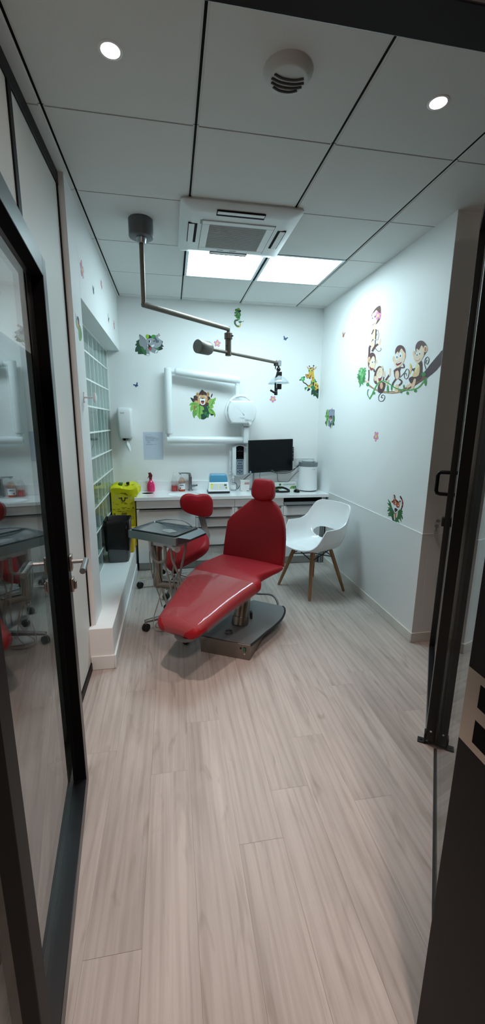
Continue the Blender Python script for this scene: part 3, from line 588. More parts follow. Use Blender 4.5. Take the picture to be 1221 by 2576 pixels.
  ('m3','2c2426',1,[92,-415,117,-428,152,-447,176,-469,180,-494,171,-522,150,-544,109,-556,59,-561,17,-557,-13,-540,-34,-516,-39,-493,-18,-474,18,-459,54,-453,77,-463,92,-482,95,-499,70,-507,41,-507,22,-506,26,-497,46,-497,70,-498,77,-497,73,-486,60,-469,47,-462,26,-466,-5,-479,-21,-493,-16,-512,3,-534,28,-548,62,-552,105,-548,136,-538,153,-521,161,-496,157,-473,136,-453,102,-435,77,-422]),
  ('m4','573737',1,[-290,-246,-269,-260,-241,-280,-217,-299,-206,-315,-202,-329,-200,-338,-248,-347,-250,-338,-253,-326,-261,-314,-282,-296,-309,-277,-329,-263]),
  ('m4','573737',1,[-380,-270,-407,-283,-441,-300,-454,-310,-443,-321,-414,-336,-391,-348,-426,-367,-450,-355,-482,-337,-498,-314,-472,-288,-432,-268,-405,-255]),
  ('m4','e6c6a8',0,[-314,-339,-391,-346,-397,-441,-304,-436]),
  ('m4','2c2426',1,[-425,-248,-453,-234,-491,-215,-524,-197,-547,-178,-564,-160,-579,-152,-596,-156,-617,-169,-631,-186,-631,-214,-623,-248,-610,-272,-593,-278,-572,-277,-556,-271,-543,-257,-532,-237,-530,-221,-539,-213,-555,-208,-563,-207,-569,-214,-575,-229,-579,-241,-594,-242,-590,-230,-583,-214,-570,-201,-547,-200,-526,-206,-514,-217,-517,-236,-528,-258,-545,-275,-570,-284,-600,-286,-623,-277,-638,-252,-646,-217,-646,-188,-630,-166,-603,-150,-572,-144,-551,-153,-533,-172,-511,-190,-478,-208,-440,-227,-413,-241]),
  ('m4','573737',1,[-425,-120,-449,-124,-484,-129,-516,-125,-514,-105,-499,-82,-488,-66,-457,-67,-468,-83,-481,-103,-485,-113,-477,-112,-449,-107,-426,-103]),
  ('m4','573737',0,[-234,-120,-424,-101,-403,-150,-412,-239,-289,-252]),
  ('m4','e6c6a8',0,[-386,-205,-385,-237,-368,-259,-342,-265,-312,-253,-288,-227,-274,-193,-276,-160,-293,-139,-319,-133,-349,-145,-373,-171]),
  ('m4','573737',1,[-231,-149,-250,-148,-279,-147,-310,-143,-343,-136,-376,-128,-399,-122,-373,-102,-350,-108,-318,-116,-287,-122,-261,-125,-234,-126,-215,-127]),
  ('m4','573737',0,[-503,84,-499,48,-475,21,-434,5,-382,5,-325,21,-274,50,-237,87,-219,128,-223,166,-250,194,-293,208,-347,206,-402,189,-451,160,-486,123]),
  ('m4','e6c6a8',0,[-229,33,-228,12,-219,-2,-204,-5,-187,2,-173,20,-165,42,-165,63,-174,77,-190,81,-207,72,-221,55]),
  ('m4','e6c6a8',0,[-517,37,-517,18,-508,6,-495,3,-479,10,-466,26,-458,46,-459,65,-467,78,-481,81,-497,73,-510,57]),
  ('m4','c08060',0,[-506,37,-506,25,-502,17,-494,15,-486,19,-479,29,-474,42,-474,54,-479,62,-486,64,-494,59,-502,50]),
  ('m4','ead3ba',0,[-238,99,-295,127,-329,101,-379,154,-441,114,-491,66,-481,-38,-345,-104,-257,-70,-210,20]),
  ('m4','e6edf0',0,[-316,52,-314,30,-303,16,-284,13,-263,22,-245,40,-236,63,-238,85,-250,99,-268,102,-289,93,-307,75]),
  ('m4','15181c',0,[-298,47,-298,39,-294,33,-287,32,-279,35,-273,42,-269,51,-270,59,-274,65,-281,66,-288,63,-295,56]),
  ('m4','e6edf0',0,[-414,58,-412,37,-401,23,-383,19,-363,28,-346,46,-337,69,-338,90,-350,104,-368,107,-388,98,-405,80]),
  ('m4','15181c',0,[-391,52,-391,44,-387,38,-380,37,-373,41,-366,47,-363,56,-363,64,-368,69,-374,71,-382,67,-388,60]),
  ('m4','8a2c2c',0,[-277,-31,-409,-18,-408,-58,-309,-71]),
  ('m4','e6edf0',0,[-296,-31,-409,-18,-404,-35,-314,-42]),
  ('m5','2c2426',1,[-1038,-211,-1024,-190,-1006,-161,-993,-134,-989,-112,-991,-92,-998,-77,-1011,-67,-1028,-61,-1040,-60,-1051,-66,-1062,-80,-1068,-94,-1065,-112,-1055,-132,-1045,-143,-1038,-140,-1023,-130,-1016,-119,-1020,-110,-1032,-100,-1042,-93,-1030,-87,-1021,-94,-1008,-105,-1002,-117,-1013,-132,-1031,-146,-1054,-150,-1067,-137,-1077,-116,-1081,-96,-1074,-79,-1060,-64,-1042,-53,-1020,-53,-1000,-60,-985,-72,-978,-89,-976,-110,-979,-133,-993,-161,-1012,-191,-1026,-212]),
  ('m5','4a2f30',0,[-827,-103,-918,-92,-948,-194,-941,-316,-765,-343,-693,-341,-649,-283,-750,-258,-818,-246,-739,-194,-698,-164,-785,-155]),
  ('m5','e0c090',0,[-815,-130,-883,-149,-877,-267,-734,-266,-761,-201]),
  ('m5','e8e2b0',0,[-811,-106,-877,-143,-824,-179,-815,-226,-781,-184]),
  ('m5','e6d060',0,[-632,-78,-687,-124,-688,-193,-652,-233,-655,-159]),
  ('m5','e6c6a8',0,[-702,-165,-700,-177,-693,-185,-680,-187,-667,-182,-655,-172,-650,-159,-651,-147,-659,-138,-671,-137,-685,-142,-696,-152]),
  ('m5','e6c6a8',0,[-773,-309,-828,-319,-783,-442,-724,-438]),
  ('m5','e6c6a8',0,[-603,-379,-708,-348,-737,-385,-634,-408]),
  ('m5','573737',0,[-999,53,-997,16,-975,-12,-938,-28,-890,-28,-839,-13,-791,16,-756,54,-739,95,-742,133,-766,162,-805,176,-854,175,-905,158,-950,129,-983,92]),
  ('m5','e6c6a8',0,[-1020,45,-1017,25,-1003,12,-981,10,-957,19,-937,37,-927,60,-930,80,-944,93,-966,95,-990,85,-1010,67]),
  ('m5','b87858',0,[-999,43,-999,30,-991,21,-980,19,-967,25,-956,37,-950,51,-951,65,-958,74,-970,76,-983,70,-994,58]),
  ('m5','e6c6a8',0,[-744,28,-743,9,-736,-3,-723,-6,-709,1,-696,17,-689,36,-690,54,-697,66,-710,69,-725,62,-737,47]),
  ('m5','ead3ba',0,[-773,90,-832,61,-882,112,-946,29,-942,-44,-845,-108,-762,-76,-716,-11,-768,38]),
  ('m5','e6edf0',0,[-813,8,-812,-6,-806,-16,-795,-18,-783,-13,-773,-1,-767,15,-767,29,-774,38,-785,40,-797,35,-807,23]),
  ('m5','15181c',0,[-807,2,-807,-4,-804,-8,-799,-9,-793,-7,-788,-2,-786,5,-786,11,-789,15,-794,16,-800,14,-805,8]),
  ('m5','e6edf0',0,[-879,14,-878,0,-871,-9,-859,-11,-845,-6,-834,6,-827,21,-828,35,-836,45,-848,46,-862,40,-873,28]),
  ('m5','15181c',0,[-865,8,-865,2,-862,-2,-857,-3,-852,0,-847,5,-844,11,-845,17,-848,21,-853,22,-858,20,-863,15]),
  ('m5','8a5048',1,[-777,-66,-794,-70,-818,-76,-842,-77,-860,-70,-876,-59,-886,-51,-878,-48,-868,-56,-853,-66,-837,-72,-818,-71,-795,-65,-778,-61]),
  ('vine','4fa04a',1,[460,-506,440,-490,410,-466,380,-438,352,-406,325,-370,295,-339,262,-311,227,-287,189,-269,149,-259,109,-255,63,-258,7,-270,-56,-291,-120,-313,-180,-339,-242,-366,-305,-390,-369,-407,-433,-419,-499,-429,-570,-438,-643,-445,-713,-448,-777,-448,-838,-444,-893,-435,-939,-416,-977,-391,-1010,-369,-1039,-350,-1065,-332,-1082,-320,-1061,-309,-1044,-321,-1019,-339,-989,-358,-956,-380,-919,-404,-877,-421,-827,-430,-770,-433,-708,-433,-641,-429,-569,-423,-500,-414,-436,-404,-376,-392,-317,-377,-258,-354,-198,-327,-135,-301,-70,-277,-3,-256,61,-241,119,-237,169,-242,215,-254,257,-273,296,-299,330,-328,361,-361,389,-396,416,-428,446,-455,475,-479,496,-495]),
  ('vine','3f8a44',1,[462,-486,487,-469,521,-446,545,-423,552,-398,550,-372,543,-354,536,-350,525,-352,512,-354,510,-342,524,-340,550,-338,569,-347,577,-368,579,-396,571,-424,544,-450,508,-475,483,-492]),
  ('vine','3f8a48',0,[-874,-464,-871,-474,-860,-481,-843,-483,-824,-479,-810,-470,-803,-459,-806,-448,-818,-441,-835,-440,-853,-444,-867,-453]),
  ('vine','3f8a48',0,[-682,-480,-680,-491,-671,-499,-656,-501,-641,-497,-628,-488,-622,-476,-624,-465,-634,-458,-648,-456,-664,-460,-676,-469]),
  ('vine','3f8a48',0,[-509,-453,-507,-463,-499,-469,-488,-471,-476,-467,-466,-460,-461,-450,-462,-441,-470,-435,-481,-433,-494,-436,-504,-444]),
  ('vine','3f8a48',0,[291,-416,296,-427,311,-433,334,-435,357,-431,375,-422,384,-410,379,-400,363,-393,341,-392,317,-396,299,-405]),
  ('vine','3f8a48',0,[-127,-384,-128,-412,-120,-432,-106,-439,-89,-430,-74,-408,-65,-379,-64,-350,-72,-330,-86,-323,-103,-332,-118,-354]),
  ('vine','3f8a48',0,[-1074,-366,-1075,-392,-1069,-410,-1057,-416,-1043,-408,-1030,-388,-1022,-361,-1021,-335,-1027,-317,-1039,-311,-1053,-320,-1066,-340]),
  ('vine','3f8a48',0,[-1039,-270,-1035,-282,-1019,-290,-995,-291,-969,-285,-949,-273,-939,-259,-944,-246,-961,-238,-985,-238,-1011,-244,-1030,-256]),
  ('vine','3f8a48',0,[535,-268,540,-280,556,-287,580,-288,605,-283,625,-272,634,-260,629,-248,612,-240,588,-239,563,-245,544,-255]),
  ('vine','3f8a48',0,[-230,-375,-231,-396,-225,-410,-215,-415,-204,-409,-193,-393,-186,-372,-186,-351,-191,-337,-201,-332,-213,-338,-223,-354]),
  ('vine','3f8a48',0,[-560,-380,-559,-391,-553,-399,-544,-401,-534,-398,-525,-389,-521,-377,-521,-366,-527,-358,-536,-356,-546,-360,-555,-369]),
 ]),
 'toucan':('left',2.542,2.0197,[
  ('animal','5f98a4',0,[-133,114,-69,66,-64,-32,-123,3,-113,76]),
  ('animal','12202c',0,[-26,106,47,91,30,28,-24,57,-61,72]),
  ('animal','4a3a6a',0,[3,67,44,47,-1,9,-25,24]),
  ('animal','d0b45c',0,[-88,38,4,22,1,-43,-69,-17]),
  ('animal','c07a50',0,[-33,3,13,-8,-3,-44,-37,-38]),
  ('leaves','6f9a5a',0,[21,14,86,28,156,-24,142,-81,71,-134,-23,-141,-31,-65]),
  ('leaves','4f7f44',0,[53,-8,104,-39,92,-103,55,-89]),
 ]),
}
# ------------------------------------------------------------------ room dimensions (metres)
ZC = 2.7065; YB = 4.48; XR = 1.645; XL = -.49; YR0 = 2.376

# floor: oak laminate planks running into the room
fl = B(); lay = None
bm = fl.bm; lay = bm.faces.layers.float.new('plank')
seam0 = {-2: .92, -1: .33, 0: .62, 1: 1.17, 2: 1.37, 3: 1.64, 4: 1.27, 5: 1.992, 6: .9}
rnd = random.Random(3)
for i in range(-11, 20):
    xa = .2075 + .1655 * (i - 1); xb = xa + .1655
    off = seam0.get(i - 0, rnd.uniform(0, 1.2)) if i in seam0 else rnd.uniform(0, 1.2)
    y = off - 1.2 * 4
    while y < 4.6:
        y0, y1 = max(y, -1.6), min(y + 1.2, 4.6); val = rnd.random()
        if y1 > y0:
            g = .0004
            f_ = fl.poly([(xa + g, y0 + g, 0), (xb - g, y0 + g, 0), (xb - g, y1 - g, 0), (xa + g, y1 - g, 0)]); f_[lay] = val
        y += 1.2
fl.mi = 1
f_ = fl.poly([(-1.7, -1.6, -.0012), (3.4, -1.6, -.0012), (3.4, 4.6, -.0012), (-1.7, 4.6, -.0012)]); f_[lay] = 0
floor = struct(fl.out('floor', [wood_floor(), mat('plank_seam', '857c73', .8)]))

# ceiling: recessed-edge boards in a black grid
ce = B(); GX, GY = .1356, 1.989
for i in range(-3, 6):
    for j in range(-6, 5):
        x0, x1, y0, y1 = GX + .6 * i + .005, GX + .6 * (i + 1) - .005, GY + .6 * j + .0025, GY + .6 * (j + 1) - .0025
        if y0 > YB or x0 > 3.2: continue
        if (i, j) in ((0, 2), (1, 2)): continue          # light panels sit here
        inroom = y1 > .7
        if i == 2 and inroom: x1 = min(x1, 3.2)
        y1 = min(y1, YB)
        if i == -2 and inroom and y0 > .6: x0 = max(x0, -.66)
        if i < -2 and y0 > .6: continue
        ce.box(x0, y0, ZC + .005, x1, y1, ZC + .02)
        ce.box(x0 + .007, y0 + .0012, ZC, x1 - .007, y1 - .0012, ZC + .005)
ce.mi = 1; ce.box(-1.7, -1.6, ZC + .0065, 3.4, GY + 1.2, ZC + .04); ce.box(-1.7, GY + 1.8, ZC + .0065, 3.4, 4.6, ZC + .04); ce.box(-1.7, GY + 1.2, ZC + .0065, GX, GY + 1.8, ZC + .04); ce.box(GX + 1.2, GY + 1.2, ZC + .0065, 3.4, GY + 1.8, ZC + .04); ce.box(GX, GY + 1.2, ZC + .02, GX + 1.2, GY + 1.8, ZC + .04)
struct(ce.out('ceiling', [CEIL, BLACKGAP], bevel=0))

# walls
struct(B().box(-.75, YB, 0, 1.8, YB + .12, ZC + .02).out('wall_back', WALL))
w = B(); w.box(XR, YR0, 0, 2.25, YB + .12, ZC + .02)
wr = struct(w.out('wall_right', WALL, bevel=.002))
# protective sheet on the lower part of the right wall, with its white top edge and joints
s_ = B(); s_.box(XR - .003, YR0, .06, XR, 4.05, .79); s_.box(XR - .003, YR0 - .003, .06, 1.694, YR0, .79); s_.box(1.698, YR0 - .003, .06, 2.2, YR0, .79)
struct(s_.out('wall_right_sheet', WALLCOAT, wr))
s_ = B(); s_.box(XR - .0045, YR0, .79, XR, 4.05, .796); s_.box(XR - .0045, YR0 - .0045, .79, 2.2, YR0, .796)
struct(s_.out('wall_right_sheet_edge', WHITEG, wr))
s_ = B(); s_.box(XR - .013, YR0 - .003, .0, XR - .003, 4.09, .072); s_.box(XR - .013, YR0 - .013, .0, 2.2, YR0 - .003, .072)
struct(s_.out('baseboard_right', mat('white_wood_board', 'd5d3cd', .5, var=.06, bscale=9.), bevel=.003))
# left wall with the deep window niche, standing on the low plinth
s_ = B()
s_.box(-.75, 2.43, .272, XL, 2.66, ZC + .02); s_.box(-.75, 2.66, 2.2, XL, YB, ZC + .02)
struct(s_.out('wall_left', WALL, bevel=.0015))
s_ = B(); s_.box(-.75, 2.378, 0, -.385, YB, .272)
pl_ = struct(s_.out('wall_left_plinth', WALL, bevel=.003))
s_ = B(); s_.box(-.385, 2.366, 0, -.373, 4.05, .093); s_.box(-.521, 2.366, 0, -.385, 2.378, .093)
struct(s_.out('baseboard_left', WALLCOAT, bevel=.004))

# partition of white boards in a black frame, left of the glass door
s_ = B()
for y0, y1 in ((.66, 1.775), (1.815, 2.412)): s_.box(-.545, y0, .052, -.524, y1, 2.645)
pt = struct(s_.out('wall_left_partition', mat('partition_board', 'd8d8d4', .5, bump=.04, bscale=200.)))
s_ = B(); s_.box(-.55, .62, 2.645, -.516, 2.43, ZC); s_.box(-.55, .62, 0, -.516, 2.378, .05); s_.box(-.55, 2.414, .272, -.518, 2.429, 2.66); s_.box(-.55, 1.777, .05, -.518, 1.813, 2.645); s_.box(-.55, .62, .05, -.516, .66, 2.645)
struct(s_.out('wall_left_partition_frame', FRAMEB, pt, bevel=.0015))

# glass block window
win = bpy.data.objects.new('window_1', None); COL.objects.link(win); win.location = (-.615, 3.57, .272); struct(win)
Mw = T(V((.615, -3.57, -.272)))
mo = B(Mw); gl = B(Mw); bk = B(Mw)
XG = -.615; rows = [.272] + [.42 + .2 * k for k in range(9)] + [2.2]; cols = [2.66] + [2.76 + .19 * k for k in range(9)] + [YB]
for z in rows[1:-1]: mo.box(XG - .08, 2.66, z - .006, XG + .002, YB, z + .006)
for y in cols[1:-1]: mo.box(XG - .08, y - .004, .272, XG + .0005, y + .004, 2.2)
mo.box(XG - .08, 2.66, .272, XG + .002, YB, .28); mo.box(XG - .08, 2.66, 2.19, XG + .002, YB, 2.2); mo.box(XG - .08, YB - .014, .272, XG + .002, YB, 2.2)
for y0, y1 in zip(cols, cols[1:]):
    for z0, z1 in zip(rows, rows[1:]):
        a, b_, c, d = y0 + .006, y1 - .006, z0 + .008, z1 - .008
        if b_ - a < .02 or d - c < .02: continue
        e = .014
        gl.loft([[(XG, a, c), (XG, b_, c), (XG, b_, d), (XG, a, d)], [(XG - .001, a + e * .5, c + e * .5), (XG - .001, b_ - e * .5, c + e * .5), (XG - .001, b_ - e * .5, d - e * .5), (XG - .001, a + e * .5, d - e * .5)],
                 [(XG - .009, a + e, c + e), (XG - .009, b_ - e, c + e), (XG - .009, b_ - e, d - e), (XG - .009, a + e, d - e)]])
bk.box(XG - .09, 2.66, .272, XG - .075, YB, 2.2)
struct(mo.out('mortar_grid', mat('white_mortar', 'e6ebe8', .6), win))
struct(gl.out('glass_block', BLOCKG, win, ang=10))
struct(bk.out('frosted_back', mat('frosted_glass', 'c2d2d2', .3, var=.08, bscale=7.), win))

# corridor the photograph is taken from, and what lies behind the glazed side
s_ = B(); s_.box(-1.7, -1.6, 0, 3.4, -1.5, ZC); struct(s_.out('wall_front', mat('corridor_paint', 'a8a29a', .8)))
s_ = B(); s_.box(-1.7, -1.6, 0, -1.6, .62, ZC); s_.box(-1.7, .6, 0, -.56, .64, ZC); struct(s_.out('wall_left_corridor', MATS['corridor_paint']))
s_ = B(); s_.box(3.3, -1.6, 0, 3.4, 4.6, ZC); s_.box(2.25, 2.6, 0, 3.4, 2.7, ZC); struct(s_.out('wall_right_corridor', mat('corridor_dark', '232426', .8)))

# door frame in the foreground
s_ = B()
s_.box(-.3035, .595, 0, -.271, .64, 2.03); s_.box(.577, .42, 0, .70, .64, 2.03); s_.box(-.3035, .579, 2.03, 1.2, .64, 2.135)
df = struct(s_.out('door_frame', FRAMEB, bevel=.002))
s_ = B(); s_.box(-.75, .60, 0, -.3035, .63, .06); s_.box(-.56, .60, .06, -.52, .63, 2.03); struct(s_.out('door_frame_rail', FRAMEB, df, bevel=.002))
s_ = B(); s_.box(-.52, .612, .06, -.3035, .618, 2.03); struct(s_.out('door_frame_pane', PANE, df))
# strike plate in the right jamb
s_ = B(); 
for z0, z1 in ((.875, .893), (.944, .972), (1.022, 1.04)): s_.box(.5755, .562, z0, .5772, .602, z1)
for y0, y1 in ((.602, .637), (.545, .562)): s_.box(.5755, y0, .875, .5772, y1, 1.04)
struct(s_.out('strike_plate', NICKEL, df))
s_ = B()
for z0, z1 in ((.893, .944), (.972, 1.022)): s_.box(.5762, .562, z0, .5769, .602, z1)
struct(s_.out('strike_opening', BLACKGAP, df))

# left glass door, swung open into the room
E0 = V((-.387, 1.544, 0)); hh = V((.1065, -.9943, 0)).normalized(); mm_ = V((.9943, .1065, 0)).normalized()
d1 = bpy.data.objects.new('door_1', None); COL.objects.link(d1); d1.location = E0 + hh * .92; struct(d1)
D1 = T(-(E0 + hh * .92)) @ frame(E0, hh, mm_, (0, 0, 1))     # x towards the hinge, y out of the room face
L1, H1 = .915, 2.012
s_ = B(D1)
s_.box(0, -.05, .006, .06, 0, H1); s_.box(L1 - .06, -.05, .006, L1, 0, H1); s_.box(.06, -.05, .006, L1 - .06, 0, .07); s_.box(.06, -.05, H1 - .06, L1 - .06, 0, H1)
struct(s_.out('door_stile_frame', mat('door_aluminium', '121417', .3, 0., spec=.5), d1, bevel=.0015))
s_ = B(D1); s_.box(.05, -.044, .06, L1 - .05, -.036, H1 - .05); struct(s_.out('door_pane', glass('door_glass', (.93, .96, .955), boost=.10), d1))
s_ = B(D1); s_.box(.058, -.0465, .165, .858, -.0445, 1.71); struct(s_.out('door_backing', glass('tint_film', (.36, .40, .40), .3, ior=1.03), d1))
for nm_, bxs in (('a', ((.06, .0605), (L1 - .0605, L1 - .06))),):
    s_ = B(D1)
    for x0, x1 in bxs: s_.box(x0, -.036, .07, x1, -.002, H1 - .06)
    s_.box(.0605, -.036, H1 - .0605, L1 - .0605, -.002, H1 - .06)
    struct(s_.out('door_reveal_lining', mat('reveal_black', '050506', .9, spec=.1), d1))  # thin black lining added so the frame's inner faces stay dark
s_ = B(D1); s_.box(.012, 0, .966, .048, .011, 1.028); struct(s_.out('door_handle_plate', NICKEL, d1, bevel=.004))
s_ = B(D1); s_.cyl((.03, .005, 1.0), (.03, .055, 1.0), .008); s_.cyl((.022, .057, 1.0), (.145, .057, 1.0), .0105); struct(s_.out('door_handle', STEEL, d1))
s_ = B(D1); s_.box(.012, 0, .884, .045, .011, .938); s_.box(.02, .011, .892, .036, .02, .925); struct(s_.out('door_lock', NICKEL, d1, bevel=.003))

# glazed side of the entrance, on the right: fixed sheet in a floor channel and a sliding glass leaf
P0 = V((.787, .867, 0)); dd = V((.5735, .8192, 0)); nn = V((.8192, -.5735, 0))
D2 = frame(P0, dd, nn, (0, 0, 1))
fx = bpy.data.objects.new('window_2', None); COL.objects.link(fx); struct(fx)
s_ = B(D2); s_.box(-.25, 0, .004, 1.86, .008, 2.55); struct(s_.out('window_pane', PANE, fx))
s_ = B(D2); s_.box(-.24, .0085, .01, .735, .0105, 2.5); struct(s_.out('window_dark_sheet', mat('dark_backing', '0c0d0d', .6), fx))  # opaque dark sheet added behind the pane, stands in for the dark beyond
s_ = B(D2); s_.box(-.30, -.007, 0, .72, 0, .008); s_.box(-.30, .008, 0, 1.86, .015, .008); struct(s_.out('window_channel', RUBBER, fx))
d2 = bpy.data.objects.new('door_2', None); COL.objects.link(d2); d2.location = P0 + dd * 1.2; struct(d2)
D3 = T(-(P0 + dd * 1.2)) @ frame(P0 + dd * .742, dd, nn, (0, 0, 1)); L2 = .895; H2 = 2.58
s_ = B(D3)
s_.box(0, -.047, .02, .05, -.004, H2); s_.box(L2 - .045, -.047, .012, L2, -.004, H2); s_.box(.05, -.047, .012, L2 - .045, -.004, .075); s_.box(.05, -.047, H2 - .05, L2 - .045, -.004, H2)
struct(s_.out('door_stile_frame', MATS['door_aluminium'], d2, bevel=.0015))
s_ = B(D3); s_.box(.04, -.03, .065, L2 - .035, -.022, H2 - .04); struct(s_.out('door_pane', PANE, d2))
s_ = B(D3); s_.tube([(L2 - .02, -.045, 1.225), (L2 - .02, -.092, 1.225), (L2 - .02, -.106, 1.221), (L2 - .02, -.113, 1.205), (L2 - .02, -.113, 1.11), (L2 - .02, -.106, 1.094), (L2 - .02, -.092, 1.09), (L2 - .02, -.045, 1.09)], .0115, 12); struct(s_.out('door_handle', BLACKG, d2, ang=50))
s_ = B(D3); s_.box(L2 - .04, -.062, .89, L2 - .004, -.047, .945); struct(s_.out('door_lock', BLACK, d2, bevel=.002))
s_ = B(D3); s_.box(-.004, -.080, .0, .030, -.047, .007); s_.box(-.004, -.053, .0, .030, -.047, .06); s_.cyl((.013, -.066, .007), (.013, -.066, .010), .006); struct(s_.out('floor_guide', BLACK, d2, bevel=.001))
s_ = B(D3); s_.cyl((-.0015, -.027, .075), (.001, -.027, .075), .005, seg=12); struct(s_.out('screw', CHROME, d2))
ky = thing('key', 'small key hanging from the lock of the black framed sliding glass door', 'key', P0 + dd * (.742 + L2 - .022) - nn * .062 + V((0, 0, .83)))
Dk = T(-ky.location) @ frame(P0 + dd * .742, dd, nn, (0, 0, 1))
s_ = B(Dk); s_.tube([(L2 - .022, -.062, .917), (L2 - .022, -.075, .917)], .003, 8); s_.lathe([(.0, -.0008), (.011, -.0008), (.011, .0008), (0, .0008)], (L2 - .022, -.082, .917), ax=(1, 0, 0), seg=16); s_.out('lock_key', GREYMETAL, ky)
s_ = B(Dk); s_.tube([(L2 - .022, -.084 + .011 * math.cos(a * PI / 6), .906 + .011 * math.sin(a * PI / 6)) for a in range(12)], .001, 6, closed=True); s_.out('key_ring', GREYMETAL, ky)
s_ = B(Dk); s_.lathe([(0, -.001), (.012, -.001), (.012, .001), (0, .001)], (L2 - .022, -.086, .884), ax=(1, 0, 0), seg=16); s_.box(L2 - .023, -.09, .848, L2 - .021, -.083, .874); s_.out('hanging_key', GREYMETAL, ky)

# ------------------------------------------------------------------ camera and light
cam = bpy.data.cameras.new('camera'); co = bpy.data.objects.new('camera', cam); COL.objects.link(co)
r_, u_, f_v = (.98528102, -.17059953, .01082183), (.02629991, .21383693, .97651528), (.16890715, .96185735, -.21517622)
co.matrix_world = frame((0, 0, 1.51), r_, u_, (-f_v[0], -f_v[1], -f_v[2]))
cam.sensor_fit = 'VERTICAL'; cam.sensor_height = 36.; cam.lens = 1020.3 / 2576 * 36; cam.clip_start = .02
SC.camera = co
wd = bpy.data.worlds.new('world'); SC.world = wd; wd.use_nodes = True
wd.node_tree.nodes['Background'].inputs[0].default_value = (.5, .55, .6, 1); wd.node_tree.nodes['Background'].inputs[1].default_value = .02
SC.view_settings.view_transform = 'Standard'; SC.view_settings.look = 'None'; SC.view_settings.gamma = 1; SC.view_settings.exposure = 0.15
SC.view_settings.use_curve_mapping = False
SC.cycles.max_bounces = 10; SC.cycles.transparent_max_bounces = 16; SC.cycles.diffuse_bounces = 6; SC.cycles.caustics_reflective = False; SC.cycles.sample_clamp_indirect = 4.
SC.cycles.use_denoising = True

PANEL = mat('panel_light', 'ffffff', .5, emit=(.70, .93, 1.0), estr=16.8)
DOWN = mat('downlight_lens', 'ffffff', .5, emit=(1., .78, .70), estr=30.)
for k, (i, lab) in enumerate(((0, 'square LED ceiling panel beside the black lamp mount, behind the air conditioner'), (1, 'square LED ceiling panel nearer the wall with the monkeys'))):
    x0, x1, y0, y1 = GX + .6 * i + .008, GX + .6 * (i + 1) - .008, GY + 1.2 + .006, GY + 1.8 - .006
    t = thing('ceiling_light', lab, 'ceiling light', ((x0 + x1) / 2, (y0 + y1) / 2, ZC - .002), group=None)
    Ml = T(-t.location); e = .02
    s_ = B(Ml); s_.box(x0, y0, ZC - .002, x0 + e, y1, ZC + .018); s_.box(x1 - e, y0, ZC - .002, x1, y1, ZC + .018); s_.box(x0 + e, y0, ZC - .002, x1 - e, y0 + e, ZC + .018); s_.box(x0 + e, y1 - e, ZC - .002, x1 - e, y1, ZC + .018)
    s_.out('frame', mat('aluminium_frame', 'b9c2c6', .35, .7), t, bevel=.001)
    s_ = B(Ml); s_.box(x0 + e, y0 + e, ZC + .003, x1 - e, y1 - e, ZC + .018); s_.out('diffuser', PANEL, t)
for x, y, lab in ((-.164, 1.689, 'round recessed spotlight above the open glass door'), (1.0356, 1.689, 'round recessed spotlight between the air vent and the dark glazing')):
    t = thing('spotlight', lab, 'ceiling light', (x, y, ZC))
    s_ = B(); s_.lathe([(.031, .004), (.031, -.002), (.036, -.003), (.040, -.001), (.040, .004)], seg=32); s_.out('rim', WHITE, t)
    s_ = B(); s_.lathe([(0, -.0015), (.0305, -.0015), (.0305, .003), (0, .003)], seg=32); s_.out('lens', DOWN, t)
    l = bpy.data.lights.new('spot', 'SPOT'); l.energy = 78; l.color = (1., .76, .69); l.spot_size = math.radians(64); l.spot_blend = 1.; l.shadow_soft_size = .03
    lo = bpy.data.objects.new('spot_lamp', l); COL.objects.link(lo); lo.parent = t; lo.location = (0, 0, -.012)
l = bpy.data.lights.new('corridor_lamp', 'AREA'); l.energy = 36; l.color = (1., .80, .72); l.size = .25; l.shape = 'DISK'
lo = bpy.data.objects.new('corridor_lamp', l); COL.objects.link(lo); lo.location = (.3, -.35, 2.69)

# round air vent
t = thing('air_vent', 'round white ceiling air diffuser between the two round spotlights', 'air vent', (.4356, 1.66, ZC))
s_ = B(); s_.lathe([(.088, .0), (.086, -.006), (.074, -.02), (.068, -.026), (.062, -.027), (.0, -.027)], seg=40); s_.out('housing', mat('vent_white', 'bfc2c0', .5), t)
for k in range(4):
    y = -.012 + .018 * k; w_ = (.052, .058, .055, .044)[k]
    s_ = B(); s_.tube([(-w_, y - .008, -.0275), (-w_ * .4, y + .004, -.0275), (w_ * .4, y + .004, -.0275), (w_, y - .008, -.0275)], .0045, 8, sm=4); s_.out('slot', mat('vent_shadow', '3b3f3f', .7), t)

# ceiling cassette air conditioner
ax0, ax1, ay0, ay1 = .083, .79, 2.53, 3.215
t = thing('air_conditioner', 'white ceiling cassette air conditioner with ribbed grille, in front of the LED panels', 'air conditioner', ((ax0 + ax1) / 2, (ay0 + ay1) / 2, ZC))
Ml = T(-t.location)
ACW = mat('ac_white', 'd4d8d8', .4)
s_ = B(Ml); R = []
for d, z in ((.004, ZC), (0, ZC - .012), (.006, ZC - .020), (.075, ZC - .034), (.082, ZC - .035)):
    R.append([(x, y, z) for x, y in rrect(ax0 + d, ay0 + d, ax1 - d, ay1 - d, .022, 4)])
s_.loft(R); s_.out('panel', ACW, t)
gx0, gx1, gy0, gy1 = .262, .612, 2.735, 3.07; z0 = ZC - .035
s_ = B(Ml); s_.box(gx0 - .045, gy0 - .04, z0 - .006, gx1 + .045, gy0, z0); s_.box(gx0 - .045, gy1, z0 - .006, gx1 + .045, gy1 + .045, z0); s_.box(gx0 - .045, gy0, z0 - .006, gx0, gy1, z0); s_.box(gx1, gy0, z0 - .006, gx1 + .045, gy1, z0)
gf = s_.out('grille_frame', ACW, t, bevel=.003)
s_ = B(Ml)
